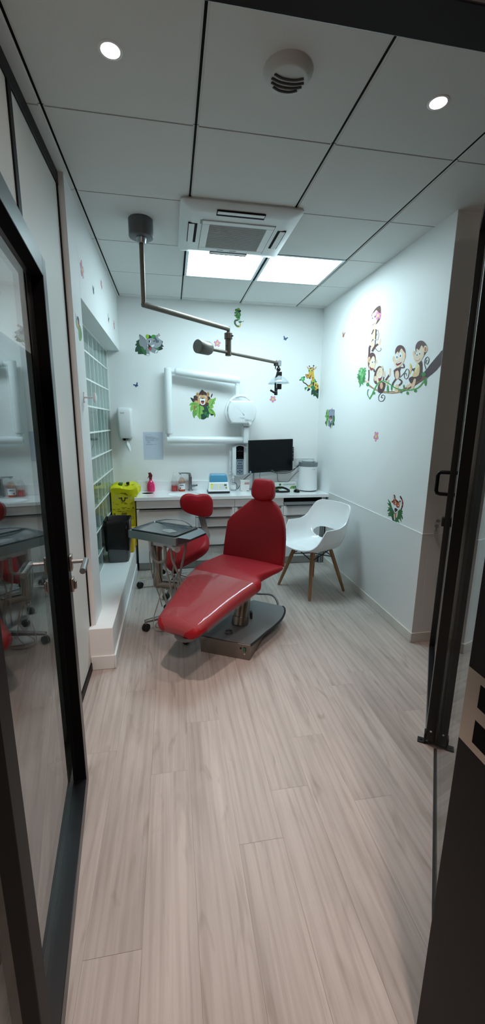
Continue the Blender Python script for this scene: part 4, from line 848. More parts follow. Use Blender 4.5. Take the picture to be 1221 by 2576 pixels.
for k in range(26):
    y = gy0 + (gy1 - gy0) * (k + .5) / 26; s_.box(gx0, y - .0042, z0 - .005, gx1, y + .0018, z0 - .001)
s_.out('grille', mat('ac_grille', 'a9aca6', .5), gf)
s_ = B(Ml); s_.box(gx0, gy0, z0 - .0008, gx1, gy1, z0 + .003); s_.out('grille_dark', mat('ac_dark', '2d302e', .8), gf)
for x0, y0, x1, y1, hx in ((.29, 2.575, .57, 2.632, 0), (.30, 3.135, .56, 3.185, 0), (.135, 2.75, .19, 3.01, 1), (.685, 2.75, .74, 3.01, 1)):
    s_ = B(Ml); s_.box(x0, y0, z0 - .0015, x1, y1, z0 + .004); sl = s_.out('outlet', BLACKGAP, t)
    s_ = B(Ml)
    if hx: 
        xa = x0 + .004 if x0 < .4 else x0 + .016
        s_.box(xa, y0 + .004, z0 - .004, xa + .034, y1 - .004, z0)
    else: s_.box(x0 + .004, y0 + .004, z0 - .004, x1 - .004, y0 + .034, z0)
    s_.out('flap', ACW, sl, bevel=.001)
s_ = B(Ml); s_.box(gx0 - .046, gy0 - .041, z0 - .0007, gx0 - .042, gy1 + .046, z0 + .002); s_.out('seam', BLACKGAP, t)
s_ = B(Ml); s_.box(gx1 + .042, gy0 - .041, z0 - .0007, gx1 + .049, gy1 + .046, z0 + .002); s_.out('seam', BLACKGAP, t)
s_ = B(Ml); s_.box(.343, 3.088, z0 - .0075, .385, 3.096, z0 - .006); s_.out('latch', GREYP, t)
s_ = B(Ml); s_.box(.43, 3.088, z0 - .0075, .475, 3.096, z0 - .006); s_.out('latch', GREYP, t)
s_ = B(Ml); s_.box(.205, 2.70, z0 - .0016, .214, 2.745, z0); s_.out('indicator', MIDGREY, t)
# ------------------------------------------------------------------ dental chair
CO = V((.566, 2.846, 0)); ca = V((-.643, -.766, 0)).normalized(); cb = V((.766, -.643, 0)).normalized()
ch = thing('dental_chair', 'red upholstered dental chair with plastic covered leg rest on a steel floor plate', 'dental chair', (.45, 2.63, 0))
MC = T(-ch.location) @ frame(CO, ca, cb, (0, 0, 1))     # x towards the feet, y to the right in the photo
MW = T(-ch.location)
def ztop(u): return .5 if u < .26 else .5 - .13 * min(1.1, (u - .26) / .61) - (.004 if u > .3 else 0)
def sect(u, wl, wr_, zt, th, r, n=5):
    # rounded cross-section across the chair at station u
    r = min(r, th * .49, (wl + wr_) * .3); pts = []
    for cx, cz, a in ((wr_ - r, zt - r, 0), (-wl + r, zt - r, 90), (-wl + r, zt - th + r, 180), (wr_ - r, zt - th + r, 270)):
        for k in range(n + 1):
            t_ = math.radians(a + 90 * k / n); pts.append((cx + r * math.cos(t_), cz + r * math.sin(t_)))
        if a == 0:
            for q in (.25, .5, .75): pts.append((wr_ - r + (-wl - wr_ + 2 * r) * q, zt + .006 * math.sin(PI * q)))
    return [(u, y, z) for y, z in pts]
ST = [(-.03, .255, .25, .03), (-.012, .268, .262, .036), (.03, .278, .258, .042), (.08, .284, .238, .05), (.13, .288, .222, .058), (.18, .292, .206, .066), (.22, .295, .200, .074), (.25, .298, .212, .08), (.275, .30, .236, .085), (.30, .302, .246, .088), (.33, .303, .236, .09), (.38, .297, .223, .09),
      (.45, .286, .205, .088), (.55, .260, .186, .085), (.65, .228, .171, .08), (.75, .200, .158, .076), (.82, .180, .148, .072), (.85, .168, .138, .066), (.866, .152, .122, .056), (.876, .13, .1, .04), (.880, .10, .07, .02)]
s_ = B(MC); s_.loft([sect(u, wl, w2, ztop(u) - (0 if u < .84 else (u - .84) * .3 + (.0 if u < .86 else (u - .86) * .9)), th, .04 if u > .24 else .024) for u, wl, w2, th in ST])
s_.out('seat_and_leg_rest', RED, ch, ang=60)
# clear cover over the leg rest, open at the two front corners
s_ = B(MC); grid = []
us = [.338, .36, .40, .45, .5, .55, .6, .65, .7, .75, .79, .82, .84, .855, .868, .879, .884]
for u in us:
    # interpolate station
    for q in range(len(ST) - 1):
        if ST[q][0] <= u <= ST[q + 1][0] or q == len(ST) - 2:
            a_, b_ = ST[q], ST[q + 1]; tt = min(1.2, (u - a_[0]) / (b_[0] - a_[0])); break
    wl, w2, th = (a_[k] + (b_[k] - a_[k]) * tt for k in (1, 2, 3))
    zt = ztop(u) - (0 if u < .84 else (u - .84) * .3 + (.0 if u < .86 else (u - .86) * .9)); r = min(.04, th * .49); e = .0028; row = []
    if u >= .88: zt -= .01
    row.append((u, -wl - e, zt - th * (.86)))
    row.append((u, -wl - e, zt - th * .55))
    for k in range(5):
        t_ = PI - PI / 2 * k / 4; row.append((u, -wl + r + (r + e) * math.cos(t_), zt - r + (r + e) * math.sin(t_)))
    for q in (.2, .4, .6, .8): row.append((u, -wl + r + (wl + w2 - 2 * r) * q, zt + e + .006 * math.sin(PI * q)))
    for k in range(5):
        t_ = PI / 2 - PI / 2 * k / 4; row.append((u, w2 - r + (r + e) * math.cos(t_), zt - r + (r + e) * math.sin(t_)))
    row.append((u, w2 + e, zt - th * .55)); row.append((u, w2 + e, zt - th * .86))
    grid.append(row)
row = [(.892, y, z - .045) for (_, y, z) in grid[-1]]; grid.append(row); us.append(.892)
nC = len(grid[0]); vv = [[s_.v(p) for p in r] for r in grid]
for i in range(len(grid) - 1):
    for j in range(nC - 1):
        um = (us[i] + us[i + 1]) / 2; side = min(j, nC - 2 - j)
        if um > .80 and side < (6 if um > .86 else 5 if um > .84 else 3): continue
        s_.f([vv[i][j], vv[i][j + 1], vv[i + 1][j + 1], vv[i + 1][j]])
cv = s_.out('clear_cover', FILM, ch, ang=80); cv['label'] = 'clear plastic cover over the leg rest'
# backrest and headrest lie in a leaning plane
lean = V((-.37, 0, 1)).normalized(); nrm = V((lean.z, 0, -lean.x))
MB = MC @ frame((-.008, 0, .495), (0, 1, 0), lean, nrm)     # local x across, y up the back, z towards the sitter
bo = [(-.262, .0), (-.271, .08), (-.277, .19), (-.279, .27), (-.262, .307), (-.222, .35), (-.16, .41), (-.125, .445), (-.10, .468), (-.06, .478), (0, .48), (.06, .478), (.092, .468), (.128, .44), (.157, .40), (.187, .35), (.215, .28), (.232, .20), (.245, .10), (.255, .0), (.15, -.008), (0, -.01), (-.15, -.008)]
s_ = B(MB); cushion(s_, bo[::-1] if area(bo) < 0 else bo, -.062, 0, .022, crown=.004); s_.out('backrest', RED, ch, ang=60)
ho = sm2([(-.075, .475), (-.10, .50), (-.108, .54), (-.107, .585), (-.10, .615), (-.088, .628), (-.03, .634), (.035, .632), (.055, .62), (.076, .585), (.086, .54), (.087, .505), (.068, .478), (.03, .462), (-.008, .457), (-.045, .463)], 2)
s_ = B(MB); cushion(s_, ho[::-1] if area(ho) < 0 else ho, -.05, .028, .03, crown=.004); hr = s_.out('headrest', RED, ch, ang=60)
s_ = B(MB); s_.box(-.03, .36, -.09, .02, .56, -.055); s_.out('headrest_bar', STEEL, hr)
# lifting column, seat carrier, floor plate
s_ = B(MW); s_.cyl((.452, 2.618, .11), (.505, 2.70, .43), .056, .05, 36); s_.cyl((.450, 2.615, .11), (.458, 2.628, .165), .061, .06, 36); s_.out('lift_column', BRONZE, ch, ang=50)
s_ = B(MC); s_.box(.02, -.15, .40, .30, .13, .44); s_.bar((.30, -.02, .40), (.80, -.01, .30), .16, .02); s_.out('seat_carrier', DKGREY, ch, bevel=.004)
s_ = B(MC); s_.lathe([(0, -.03), (.06, -.03), (.075, -.012), (.075, .0), (0, .0)], (.82, .03, .30), seg=24); s_.out('foot_bracket', GREYMETAL, ch)
plate = sm2([(.472, 2.318), (.541, 2.392), (.615, 2.472), (.688, 2.545), (.765, 2.64), (.812, 2.731), (.83, 2.80), (.825, 2.835)], 4, closed=False)
top = [(.166, 2.491)] + plate + [(.626, 2.975), (.40, 2.90), (.26, 2.70)]
s_ = B(MW); s_.prism(top, .109, .115); s_.out('base_plate', mat('plate_steel', '737a7d', .5, .35, bump=.04, bscale=60.), ch, bevel=.001)
s_ = B(MW); s_.prism([(.160, 2.478), (.466, 2.320), (.585, 2.52), (.70, 2.80), (.60, 2.94), (.40, 2.88), (.265, 2.70)], 0, .109); bxx = s_.out('base_box', mat('box_steel', '8b8680', .36, .95, bump=.03, bscale=60.), ch, bevel=.002)
s_ = B(MW); s_.tube([(x, y, .111) for x, y in plate], .0075, 10); s_.out('rubber_edge', RUBBER, ch)
fd = V((.466 - .160, 2.320 - 2.478, 0)).normalized(); fnm = V((fd.y, -fd.x, 0))
MF = MW @ frame(V((.160, 2.478, 0)), fd, (0, 0, 1), fnm)
s_ = B(MF); s_.prism(rrect(.300, .058, .318, .088, .002), 0, .003); sw = s_.out('power_switch', BLACK, bxx)
s_ = B(MF); s_.prism(rrect(.3025, .060, .3155, .086, .001), .003, .006); s_.out('rocker', mat('green_rocker', '1f6b52', .3), sw)
s_ = B(MF); s_.cyl((.283, .078, 0), (.283, .078, .004), .0065); s_.out('fuse_cap', BLACK, bxx)
s_ = B(MF); s_.cyl((.309, .042, 0), (.309, .042, .003), .006); s_.out('screw_cap', CHROME, bxx)
s_ = B(MF); s_.tube([(.045 + .028 * math.cos(k * PI / 16), .062 + .028 * math.sin(k * PI / 16), .0004) for k in range(32)], .0008, 4, closed=True); s_.out('knock_out_ring', GREYMETAL, bxx)
s_ = B(MW); s_.lathe([(.028, 0), (.028, .012), (.024, .012), (.024, .002)], (.352, 2.49, .115), seg=24); s_.box(.325, 2.486, .115, .379, 2.494, .122); s_.out('lid_ring', GREYMETAL, ch)
s_ = B(MW); s_.box(.535, 2.66, .115, .55, 2.70, .165); s_.out('stop_post', BLACK, ch, bevel=.002)
s_ = B(MW); s_.tube([(.50, 2.80, .30), (.56, 2.96, .20), (.66, 3.04, .14), (.78, 3.02, .13), (.815, 2.95, .09), (.80, 2.90, .03)], .009, 10, sm=6); s_.out('power_hose', MIDGREY, ch)

# ------------------------------------------------------------------ instrument cart
ct = thing('instrument_cart', 'steel instrument cart with smoked tray and hoses left of the red dental chair', 'dental cart', (.06, 2.88, 0))
MT0 = T(-ct.location)
ta, tb = V((.79, -.613, 0)).normalized(), V((.613, .79, 0)).normalized()
TC = V((-.062, 2.925, 0)); MT = MT0 @ frame(TC, ta, tb, (0, 0, 1)); HW, HD = .214, .152
s_ = B(MT)
body = [[(-HW, -HD, .686), (HW, -HD, .686), (HW, HD, .686), (-HW, HD, .686)], [(-HW, -HD, .742), (HW, -HD, .742), (HW, HD, .742), (-HW, HD, .742)]]
s_.loft(body); TST = mat('tray_steel', '8f9391', .4, .75, bump=.04, bscale=200.); tr = s_.out('tray_body', TST, ct, bevel=.002)
s_ = B(MT); s_.loft([[(HW, -HD + .02, .69), (HW + .045, -HD + .10, .70), (HW + .045, HD, .70), (HW, HD, .69)], [(HW, -HD + .02, .742), (HW + .045, -HD + .10, .715), (HW + .045, HD, .715), (HW, HD, .742)]]); s_.out('tray_lip', GREYMETAL, tr, bevel=.001)
SMOKE = mat('smoked_tray', '2a3138', .12, coat=.5)
s_ = B(MT); s_.loft([[(x, y, z) for x, y in rrect(-HW + .012 + d, -HD + .012 + d, HW - .012 - d, HD - .012 - d, .02)] for d, z in ((0, .742), (0, .753), (.006, .753), (.012, .746))]); s_.out('tray_inlay', SMOKE, tr)
s_ = B(MT); s_.tube([(-HW + .02, HD - .01, .75), (-.08, HD - .0, .775), (.06, HD - .005, .78), (HW - .01, HD - .06, .752)], .004, 8, sm=6); s_.out('tray_rail', CHROME, tr)
s_ = B(MT); s_.prism([(.02, -.06), (.10, -.075), (.13, -.02), (.05, .01), (.0, -.02)], .7465, .7475); s_.out('paper_napkin', glass('thin_tissue', (.95, .95, .95), .4, haze=.14), tr)
s_ = B(MT0); s_.cyl((-.125, 2.935, .59), (-.125, 2.935, .69), .043, seg=28); s_.cyl((-.125, 2.935, .315), (-.125, 2.935, .60), .037, seg=28); s_.sphere((-.125, 2.935, .317), .0372, 28, 14); s_.out('upper_column', BRONZE, ct, ang=60)
s_ = B(MT0); s_.cyl((-.125, 2.935, .317), (.075, 2.862, .317), .0335, seg=24); s_.out('cross_tube', BRONZE, ct, ang=60)
s_ = B(MT0); s_.bar((.06, 2.872, .30), (.06, 2.88, .09), .055, .055, up=(1, 0, 0)); s_.out('lower_column', GREYMETAL, ct, bevel=.004)
s_ = B(MT0); s_.cyl((.06, 2.88, .07), (.06, 2.88, .12), .05, seg=24); s_.out('hub', GREYMETAL, ct, bevel=.003)
def caster(parent, M, x, y, h=.062, ang=0.):
    s = B(M); c, sn = math.cos(ang), math.sin(ang)
    for k in (-1, 1):
        ox, oy = -sn * .011 * k, c * .011 * k
        s.lathe([(0, -.009), (.024, -.009), (.0285, -.005), (.0285, .005), (.024, .009), (0, .009)], (x + ox, y + oy, .0285), ax=(-sn, c, 0), seg=20)
    s.bar((x - c * .012, y - sn * .012, .045), (x + c * .012, y + sn * .012, .045), .034, .018)
    cw = s.out('caster', RUBBER, parent, ang=50)
    s = B(M); s.cyl((x, y, .045), (x, y, h + .01), .008); s.out('caster_stem', CHROME, cw)
LEGM = mat('cast_aluminium', '8f9294', .35, .9)
def star(parent, M, cx, cy, r, a0, n, zh, ze, m, w0=.032, w1=.026):
    for k in range(n):
        a = math.radians(a0 + 360 * k / n); c, sn = math.cos(a), math.sin(a)
        s = B(M); R_ = []
        for q in range(6):
            t_ = q / 5; rr = .03 + (r - .02) * t_; z = zh + (ze - zh) * t_ ** 1.4; w = w0 + (w1 - w0) * t_; h = .028 - .010 * t_
            R_.append([(cx + c * rr - sn * w / 2 * i, cy + sn * rr + c * w / 2 * i, z + h / 2 * j) for i, j in ((-1, -1), (1, -1), (1, 1), (.55, 1.25), (-.55, 1.25), (-1, 1))])
        s.loft(R_); lg = s.out('leg', m, parent, bevel=.002)
        caster(lg, M, cx + c * r, cy + sn * r, ang=a + .7 * (k + 1))
for aa in (193, 271, 40, 116): star(ct, MT0, .06, 2.88, .285, aa, 1, .095, .075, LEGM)
HOSE = mat('hose_grey', '9a958e', .5)
s_ = B(MT); s_.box(-.06, -.10, .64, .17, .06, .686); s_.out('holder_block', OFFWHITE, ct, bevel=.006)
s_ = B(MT); s_.cyl((.16, -.10, .655), (.205, -.125, .655), .024, seg=24); s_.out('holder_knob', OFFWHITE, ct, bevel=.003)
hoses = [[(-.055, -.10, .66), (-.055, -.11, .60), (-.065, -.10, .50), (-.075, -.06, .36), (-.06, -.02, .22), (-.05, .0, .12)],
         [(-.03, -.11, .64), (-.028, -.115, .56), (.03, -.12, .53), (.085, -.115, .56), (.088, -.11, .65)],
         [(-.045, -.10, .62), (-.03, -.09, .5), (-.02, -.06, .40), (-.015, -.03, .26), (.0, .0, .12)],
         [(.07, -.10, .65), (.075, -.10, .5), (.085, -.07, .38), (.07, -.02, .2), (.04, .03, .12)],
         [(.12, -.09, .65), (.13, -.085, .55), (.16, -.06, .44), (.17, -.03, .32), (.13, .02, .16)],
         [(.205, -.02, .69), (.195, -.03, .60), (.165, -.04, .47), (.13, -.03, .32), (.09, .02, .15)],
         [(.13, -.02, .66), (.11, -.04, .52), (.085, -.03, .40), (.10, .0, .22)]]
for k, h in enumerate(hoses):
    s_ = B(MT); s_.tube(h, (.004, .0095, .004, .007, .0088, .0088, .006)[k], 10, sm=6); s_.out('hose', HOSE, ct, ang=70)
s_ = B(MT); s_.cyl((-.045, -.115, .60), (-.045, -.115, .66), .011); s_.cyl((-.045, -.115, .66), (-.045, -.115, .685), .014); s_.out('hose_coupling', OFFWHITE, ct, bevel=.001)
for p in ([(-.105, 2.90, .30), (-.12, 2.86, .22), (-.155, 2.82, .12), (-.16, 2.80, .03), (-.10, 2.78, .012), (-.02, 2.80, .012)],
          [(-.10, 2.90, .30), (-.06, 2.86, .18), (-.10, 2.84, .09), (-.15, 2.82, .04), (-.12, 2.83, .012), (.0, 2.84, .012)],
          [(-.085, 2.90, .30), (-.07, 2.86, .20), (-.05, 2.83, .08), (-.09, 2.80, .014), (.02, 2.83, .012)]):
    s_ = B(MT0); s_.tube(p, .0042, 8, sm=6); s_.out('drain_hose', HOSE, ct, ang=70)

# ------------------------------------------------------------------ saddle stool behind the cart
so = thing('dental_stool', 'red saddle stool with curved backrest standing behind the instrument cart', 'stool', (.0, 3.66, 0))
MS = T(-so.location)
star(so, MS, 0, 3.66, .32, 184, 5, .10, .078, CHROME)
s_ = B(MS); s_.cyl((0, 3.66, .07), (0, 3.66, .13), .04); s_.out('hub', CHROME, so, bevel=.003)
s_ = B(MS); s_.cyl((0, 3.66, .12), (0.01, 3.655, .27), .03); s_.out('gas_lift', BLACK, so, bevel=.002)
# saddle seat, tipped
zx = V((.86, -.16, .48)).normalized(); yy = V((.05, .97, .24)); yy = (yy - zx * yy.dot(zx)).normalized(); nz = zx.cross(yy)
MSS = MS @ frame(V((.115, 3.60, .375)), zx, yy, nz)
so_ = sm2([(-.215, -.12), (-.22, .10), (-.17, .175), (-.02, .19), (.14, .18), (.20, .12), (.215, .0), (.20, -.11), (.13, -.165), (.0, -.18), (-.15, -.17)], 2)
s_ = B(MSS); cushion(s_, so_[::-1] if area(so_) < 0 else so_, -.07, .02, .034, crown=.02); s_.out('seat', RED, so, ang=60)
# backrest bracket and kidney pad
s_ = B(MS); pp = [V((.30, 3.69, .40)), V((.315, 3.74, .45)), V((.285, 3.77, .56)), V((.26, 3.765, .66)), V((.245, 3.755, .74))]
s_.loft([[p + V((dx, dy, 0)) for dx, dy in ((-.03, -.006), (.03, -.006), (.03, .006), (-.03, .006))] for p in pp]); s_.out('back_bracket', GREYMETAL, so, bevel=.002)
MSB = MS @ frame(V((.225, 3.735, .75)), (.98, .19, .03), (-.02, -.07, .997), (.19, -.98, -.06))
ko = sm2([(-.158, .02), (-.157, .055), (-.138, .093), (-.10, .113), (-.055, .113), (-.01, .099), (.015, .095), (.05, .101), (.10, .095), (.135, .07), (.155, .03), (.158, -.02), (.153, -.08), (.135, -.115), (.10, -.128), (.03, -.115), (-.06, -.085), (-.12, -.05), (-.148, -.02)], 2)
s_ = B(MSB); cushion(s_, ko[::-1] if area(ko) < 0 else ko, -.05, .012, .026, crown=.01); s_.out('backrest', RED, so, ang=60)

# ------------------------------------------------------------------ white tub chair with wooden legs
wc = thing('tub_chair', 'white plastic tub armchair with pale wooden legs in the right corner', 'chair', (1.26, 3.41, 0))
fw = V((-.92, -.39, 0)).normalized(); fr_ = V((-.39, .92, 0)).normalized()
MW2 = T(-wc.location) @ frame(V((1.264, 3.40, 0)), fr_, fw, (0, 0, 1))
half = [(0, -.262, .805), (.10, -.257, .803), (.175, -.238, .798), (.218, -.205, .772), (.238, -.17, .715), (.247, -.12, .652), (.249, -.05, .625), (.25, .02, .621), (.25, .085, .622), (.249, .10, .618), (.244, .118, .59), (.230, .165, .512), (.203, .21, .467), (.14, .245, .443), (.07, .262, .434)]
rim = half + [(0, .266, .432)] + [(-x, y, z) for x, y, z in half[:0:-1]]
rim = catmull([V(p) for p in rim], 6, True)
n = len(rim); cols_ = []
for p in rim:
    x, y, z = p; bk_ = max(0, -y / .262); zs_ = .425; ctl = []
    for k, (fx_, fy_, fz_) in enumerate(((1, 1, 1), (.985, .98, .78), (.96, .955, .52), (.90, .88, .28), (.74, .72, .08), (.44, .44, .0), (.15, .15, .0))):
        ctl.append(V((x * fx_, y * fy_ + (.012 * bk_ if k in (2, 3) else 0), zs_ + (z - zs_) * fz_ - (.012 if k >= 4 else 0) + (.008 if k == 4 and y > .2 else 0))))
    cols_.append(catmull(ctl, 6))
s_ = B(MW2); R = [[s_.v(c[k]) for c in cols_] for k in range(len(cols_[0]))]
for k in range(len(R) - 1):
    for i in range(n):
        j = (i + 1) % n; cz = (cols_[i][k].z + cols_[j][k + 1].z) / 2; cx = (cols_[i][k].x + cols_[j][k].x) / 2; cy = cols_[i][k].y
        if ((cz - .497) / .052) ** 2 + (cx / .19) ** 4 < 1 and cy < -.08: continue          # the gap between seat and back
        s_.f([R[k][i], R[k][j], R[k + 1][j], R[k + 1][i]])
s_.f(R[-1])
loc_ = {R[k][i]: cols_[i][k] for k in range(len(R)) for i in range(n)}
for vt, p in loc_.items():
    if vt.is_valid and p.y < -.05 and .42 < p.z < .58 and any(e.is_boundary for e in vt.link_edges):
        q = 1.
        for _ in range(30):
            g = ((p.z - .497) * q / .052) ** 2 + (p.x * q / .19) ** 4 - 1
            q *= 1 - .3 * max(-.5, min(.5, g))
        vt.co = MW2 @ V((p.x * q, p.y, .497 + (p.z - .497) * q))
bmesh.ops.recalc_face_normals(s_.bm, faces=s_.bm.faces[:])
s_.out('shell', WHITEG, wc, ang=60, solid=.010, bevel=.002)
feet = [(.976, 3.523), (1.15, 3.13), (1.535, 3.289), (1.374, 3.683)]
tops = []
for x, y in feet:
    d = V((x - 1.26, y - 3.41, 0)); tp = V((1.26, 3.41, 0)) + d * .52 + V((0, 0, .40)); tops.append((tp, V((x, y, 0))))
    Mq = T(-wc.location); s_ = B(Mq)
    a, b_, dv = basis(tp - V((x, y, 0))); R_ = []
    for t_, r0 in ((0, .010), (.02, .0125), (.55, .0175), (.92, .0175), (1., .014)):
        p = V((x, y, .001)) + (tp - V((x, y, 0))) * t_; R_.append([p + a * r0 * math.cos(q * PI / 6) + b_ * r0 * math.sin(q * PI / 6) for q in range(12)])
    s_.loft(R_); s_.out('leg', WOODLEG, wc, ang=50)
s_ = B(T(-wc.location))
for i in range(4):
    (t0, f0), (t1, f1) = tops[i], tops[(i + 1) % 4]
    def at_(t, f_, z): return f_ + (t - f_) * (z / .40)
    hi0, hi1, lo0, lo1 = at_(t0, f0, .395), at_(t1, f1, .395), at_(t0, f0, .325), at_(t1, f1, .325)
    mid = (hi0 + hi1 + lo0 + lo1) / 4
    for p in (hi0, hi1, lo0, lo1): s_.tube([p, mid], .0045, 8)
    s_.tube([hi0, (hi0 + hi1) / 2 + V((0, 0, -.004)), hi1], .0045, 8)
for t0, f0 in tops:
    s_.tube([t0 + V((0, 0, -.005)), V((1.26, 3.41, .412))], .006, 8); s_.cyl(at_(t0, f0, .40), at_(t0, f0, .41), .016)
s_.out('wire_brace', BLACK, wc, ang=60)

# ------------------------------------------------------------------ base units and worktop
CF = 4.07; ZT = .775
def unit(name, lab, x0, x1, fronts, cat='cabinet', plinth=True, handles=None):
    t = thing(name, lab, cat, ((x0 + x1) / 2, 4.27, 0), group=None)
    M = T(-t.location); s = B(M); s.box(x0 + .001, CF + .02, .085, x1 - .001, YB - .002, .742 if 'sink' not in name else .60); s.out('body', LAM, t)
    s = B(M); s.box(x0 + .001, CF + .035, 0, x1 - .001, CF + .05, .085); s.out('kick_board', mat('kick_grey', 'a9adac', .4, .3), t)
    for k, (nm, z0, z1, hd) in enumerate(fronts):
        s = B(M); s.box(x0 + .002, CF, z0, x1 - .002, CF + .019, z1); d = s.out(nm, LAM, t, bevel=.0012)
        if hd:
            s = B(M); s.box(x0 + .03, CF - .020, z1 - .002, x1 - .03, CF + .01, z1 + .0015); s.box(x0 + .03, CF - .022, z1 - .010, x1 - .03, CF - .0195, z1 + .0015); s.out('handle', STEEL, d)
    return t
unit('sink_cabinet', 'white sink cabinet with long chrome edge handle, behind the stool', -.36, .228, [('fascia', .660, .738, 0), ('door', .09, .648, 1)])
DR = [('drawer', .658, .738, 0), ('drawer', .556, .648, 1), ('drawer', .452, .548, 1), ('drawer', .256, .444, 1), ('drawer', .09, .248, 1)]
unit('drawer_cabinet', 'white five-drawer cabinet between the sink cabinet and the chair back', .228, .632, DR)
unit('drawer_cabinet', 'white drawer cabinet half hidden behind the headrest of the red chair', .632, 1.155, DR)
kt = unit('keyboard_cabinet', 'white drawer cabinet with dark keyboard slot behind the white tub chair', 1.155, 1.575, [('drawer', .552, .655, 1), ('drawer', .09, .54, 1)])
Mk = T(-kt.location)
s_ = B(Mk); s_.box(1.16, CF + .012, .668, 1.57, CF + .02, .742); s_.out('slot', BLACKGAP, kt)
s_ = B(Mk); s_.box(1.16, CF - .006, .664, 1.545, CF + .012, .695); s_.out('keyboard_tray', GREYP, kt, bevel=.001)
s_ = B(Mk); s_.box(1.578, CF + .0, .0, 1.598, CF + .04, .742); s_.box(1.604, CF + .0, .0, 1.62, CF + .04, .742); s_.out('end_post', STEEL, kt)

def plate_holes(b, x0, y0, x1, y1, z0, z1, holes):
    """slab with round or oval holes; holes = (cx, cy, rx, ry) left to right"""
    xs = x0
    for cx, cy, rx, ry in holes:
        hx0, hx1 = cx - rx - .02, cx + rx + .02
        if hx0 > xs: b.box(xs, y0, z0, hx0, y1, z1)
        n = 32; out_ = []; in_ = []
        for k in range(n):
            a = 2 * PI * (k + .5) / n; c, s = math.cos(a), math.sin(a); in_.append((cx + rx * c, cy + ry * s))
            tx = ((hx1 - cx) / abs(c)) if c else 9; ty = ((y1 - cy) / s) if s > 0 else ((y0 - cy) / s) if s < 0 else 9
            q = min(tx, ty); out_.append((cx + c * q, cy + s * q))
        for z, fl_ in ((z1, 1), (z0, 0)):
            O = [b.v((x, y, z)) for x, y in out_]; I = [b.v((x, y, z)) for x, y in in_]
            for k in range(n): b.f([O[k], O[(k + 1) % n], I[(k + 1) % n], I[k]])
            for ix, iy in ((hx0, y0), (hx1, y0), (hx1, y1), (hx0, y1)):
                near = sorted(range(n), key=lambda k: (out_[k][0] - ix) ** 2 + (out_[k][1] - iy) ** 2)[:2]
                b.f([b.v((ix, iy, z)), O[near[0]], O[near[1]]])
        A = [b.v((x, y, z0)) for x, y in in_]; C = [b.v((x, y, z1)) for x, y in in_]; b.bridge(A, C)
        for ya in (y0, y1): b.poly([(hx0, ya, z0), (hx1, ya, z0), (hx1, ya, z1), (hx0, ya, z1)])
        xs = hx1
    b.box(xs, y0, z0, x1, y1, z1)
wt = thing('worktop', 'long white worktop with oval sink and round waste hole along the back wall', 'worktop', (.637, 4.26, .745))
Mw = T(-wt.location); s_ = B(Mw); plate_holes(s_, -.372, 4.045, 1.643, YB - .001, .745, ZT, [(-.258, 4.32, .062, .05), (.12, 4.22, .17, .11)]); s_.out('top', WHITEG, wt, ang=30)
s_ = B(); s_.box(-.372, YB - .014, ZT, 1.643, YB - .001, .882); struct(s_.out('trim_1', WHITEG, bevel=.002))
s_ = B(Mw); s_.lathe([(0, -.10), (.5, -.098), (.85, -.07), (1.0, 0)], (.12, 4.22, ZT - .002), seg=32, sx=.1685, sy=.1085, cap=False); s_.out('basin', WHITEG, wt)
s_ = B(Mw); s_.lathe([(0, -.15), (.98, -.15), (1.0, -.001)], (-.258, 4.32, ZT - .002), seg=32, sx=.0605, sy=.0485, cap=False); s_.out('waste_chute', BLACKGAP, wt)
# ------------------------------------------------------------------ things on the worktop
def at(name, lab, cat, x, y, z=ZT, group=None): return thing(name, lab, cat, (x, y, z), group=group)
PINK = mat('pink_liquid_plastic', 'd01a62', .15, coat=.4); DKRED = mat('dark_red_plastic', '5a0f14', .35)
t = at('spray_bottle', 'pink spray bottle with dark red trigger head beside the round waste hole', 'spray bottle', -.228, 4.425)
s_ = B(); s_.lathe([(0, 0), (.038, 0), (.041, .006), (.0415, .02), (.043, .045), (.041, .07), (.033, .095), (.02, .115), (.0135, .125), (.0135, .132), (0, .132)], seg=28); s_.out('bottle', PINK, t, ang=60)
s_ = B(); s_.cyl((0, 0, .130), (0, 0, .15), .0155); s_.loft([[(-.016, -.008, .15), (.014, -.008, .15), (.014, .008, .15), (-.016, .008, .15)], [(-.018, -.009, .18), (.022, -.009, .172), (.022, .009, .172), (-.018, .009, .18)], [(-.024, -.007, .20), (.004, -.006, .205), (.004, .006, .205), (-.024, .007, .20)]]); s_.out('spray_head', DKRED, t, bevel=.002)
s_ = B(); s_.tube([(-.017, 0, .172), (-.021, 0, .155), (-.030, 0, .143)], .0035, 8); s_.out('trigger', DKRED, t)

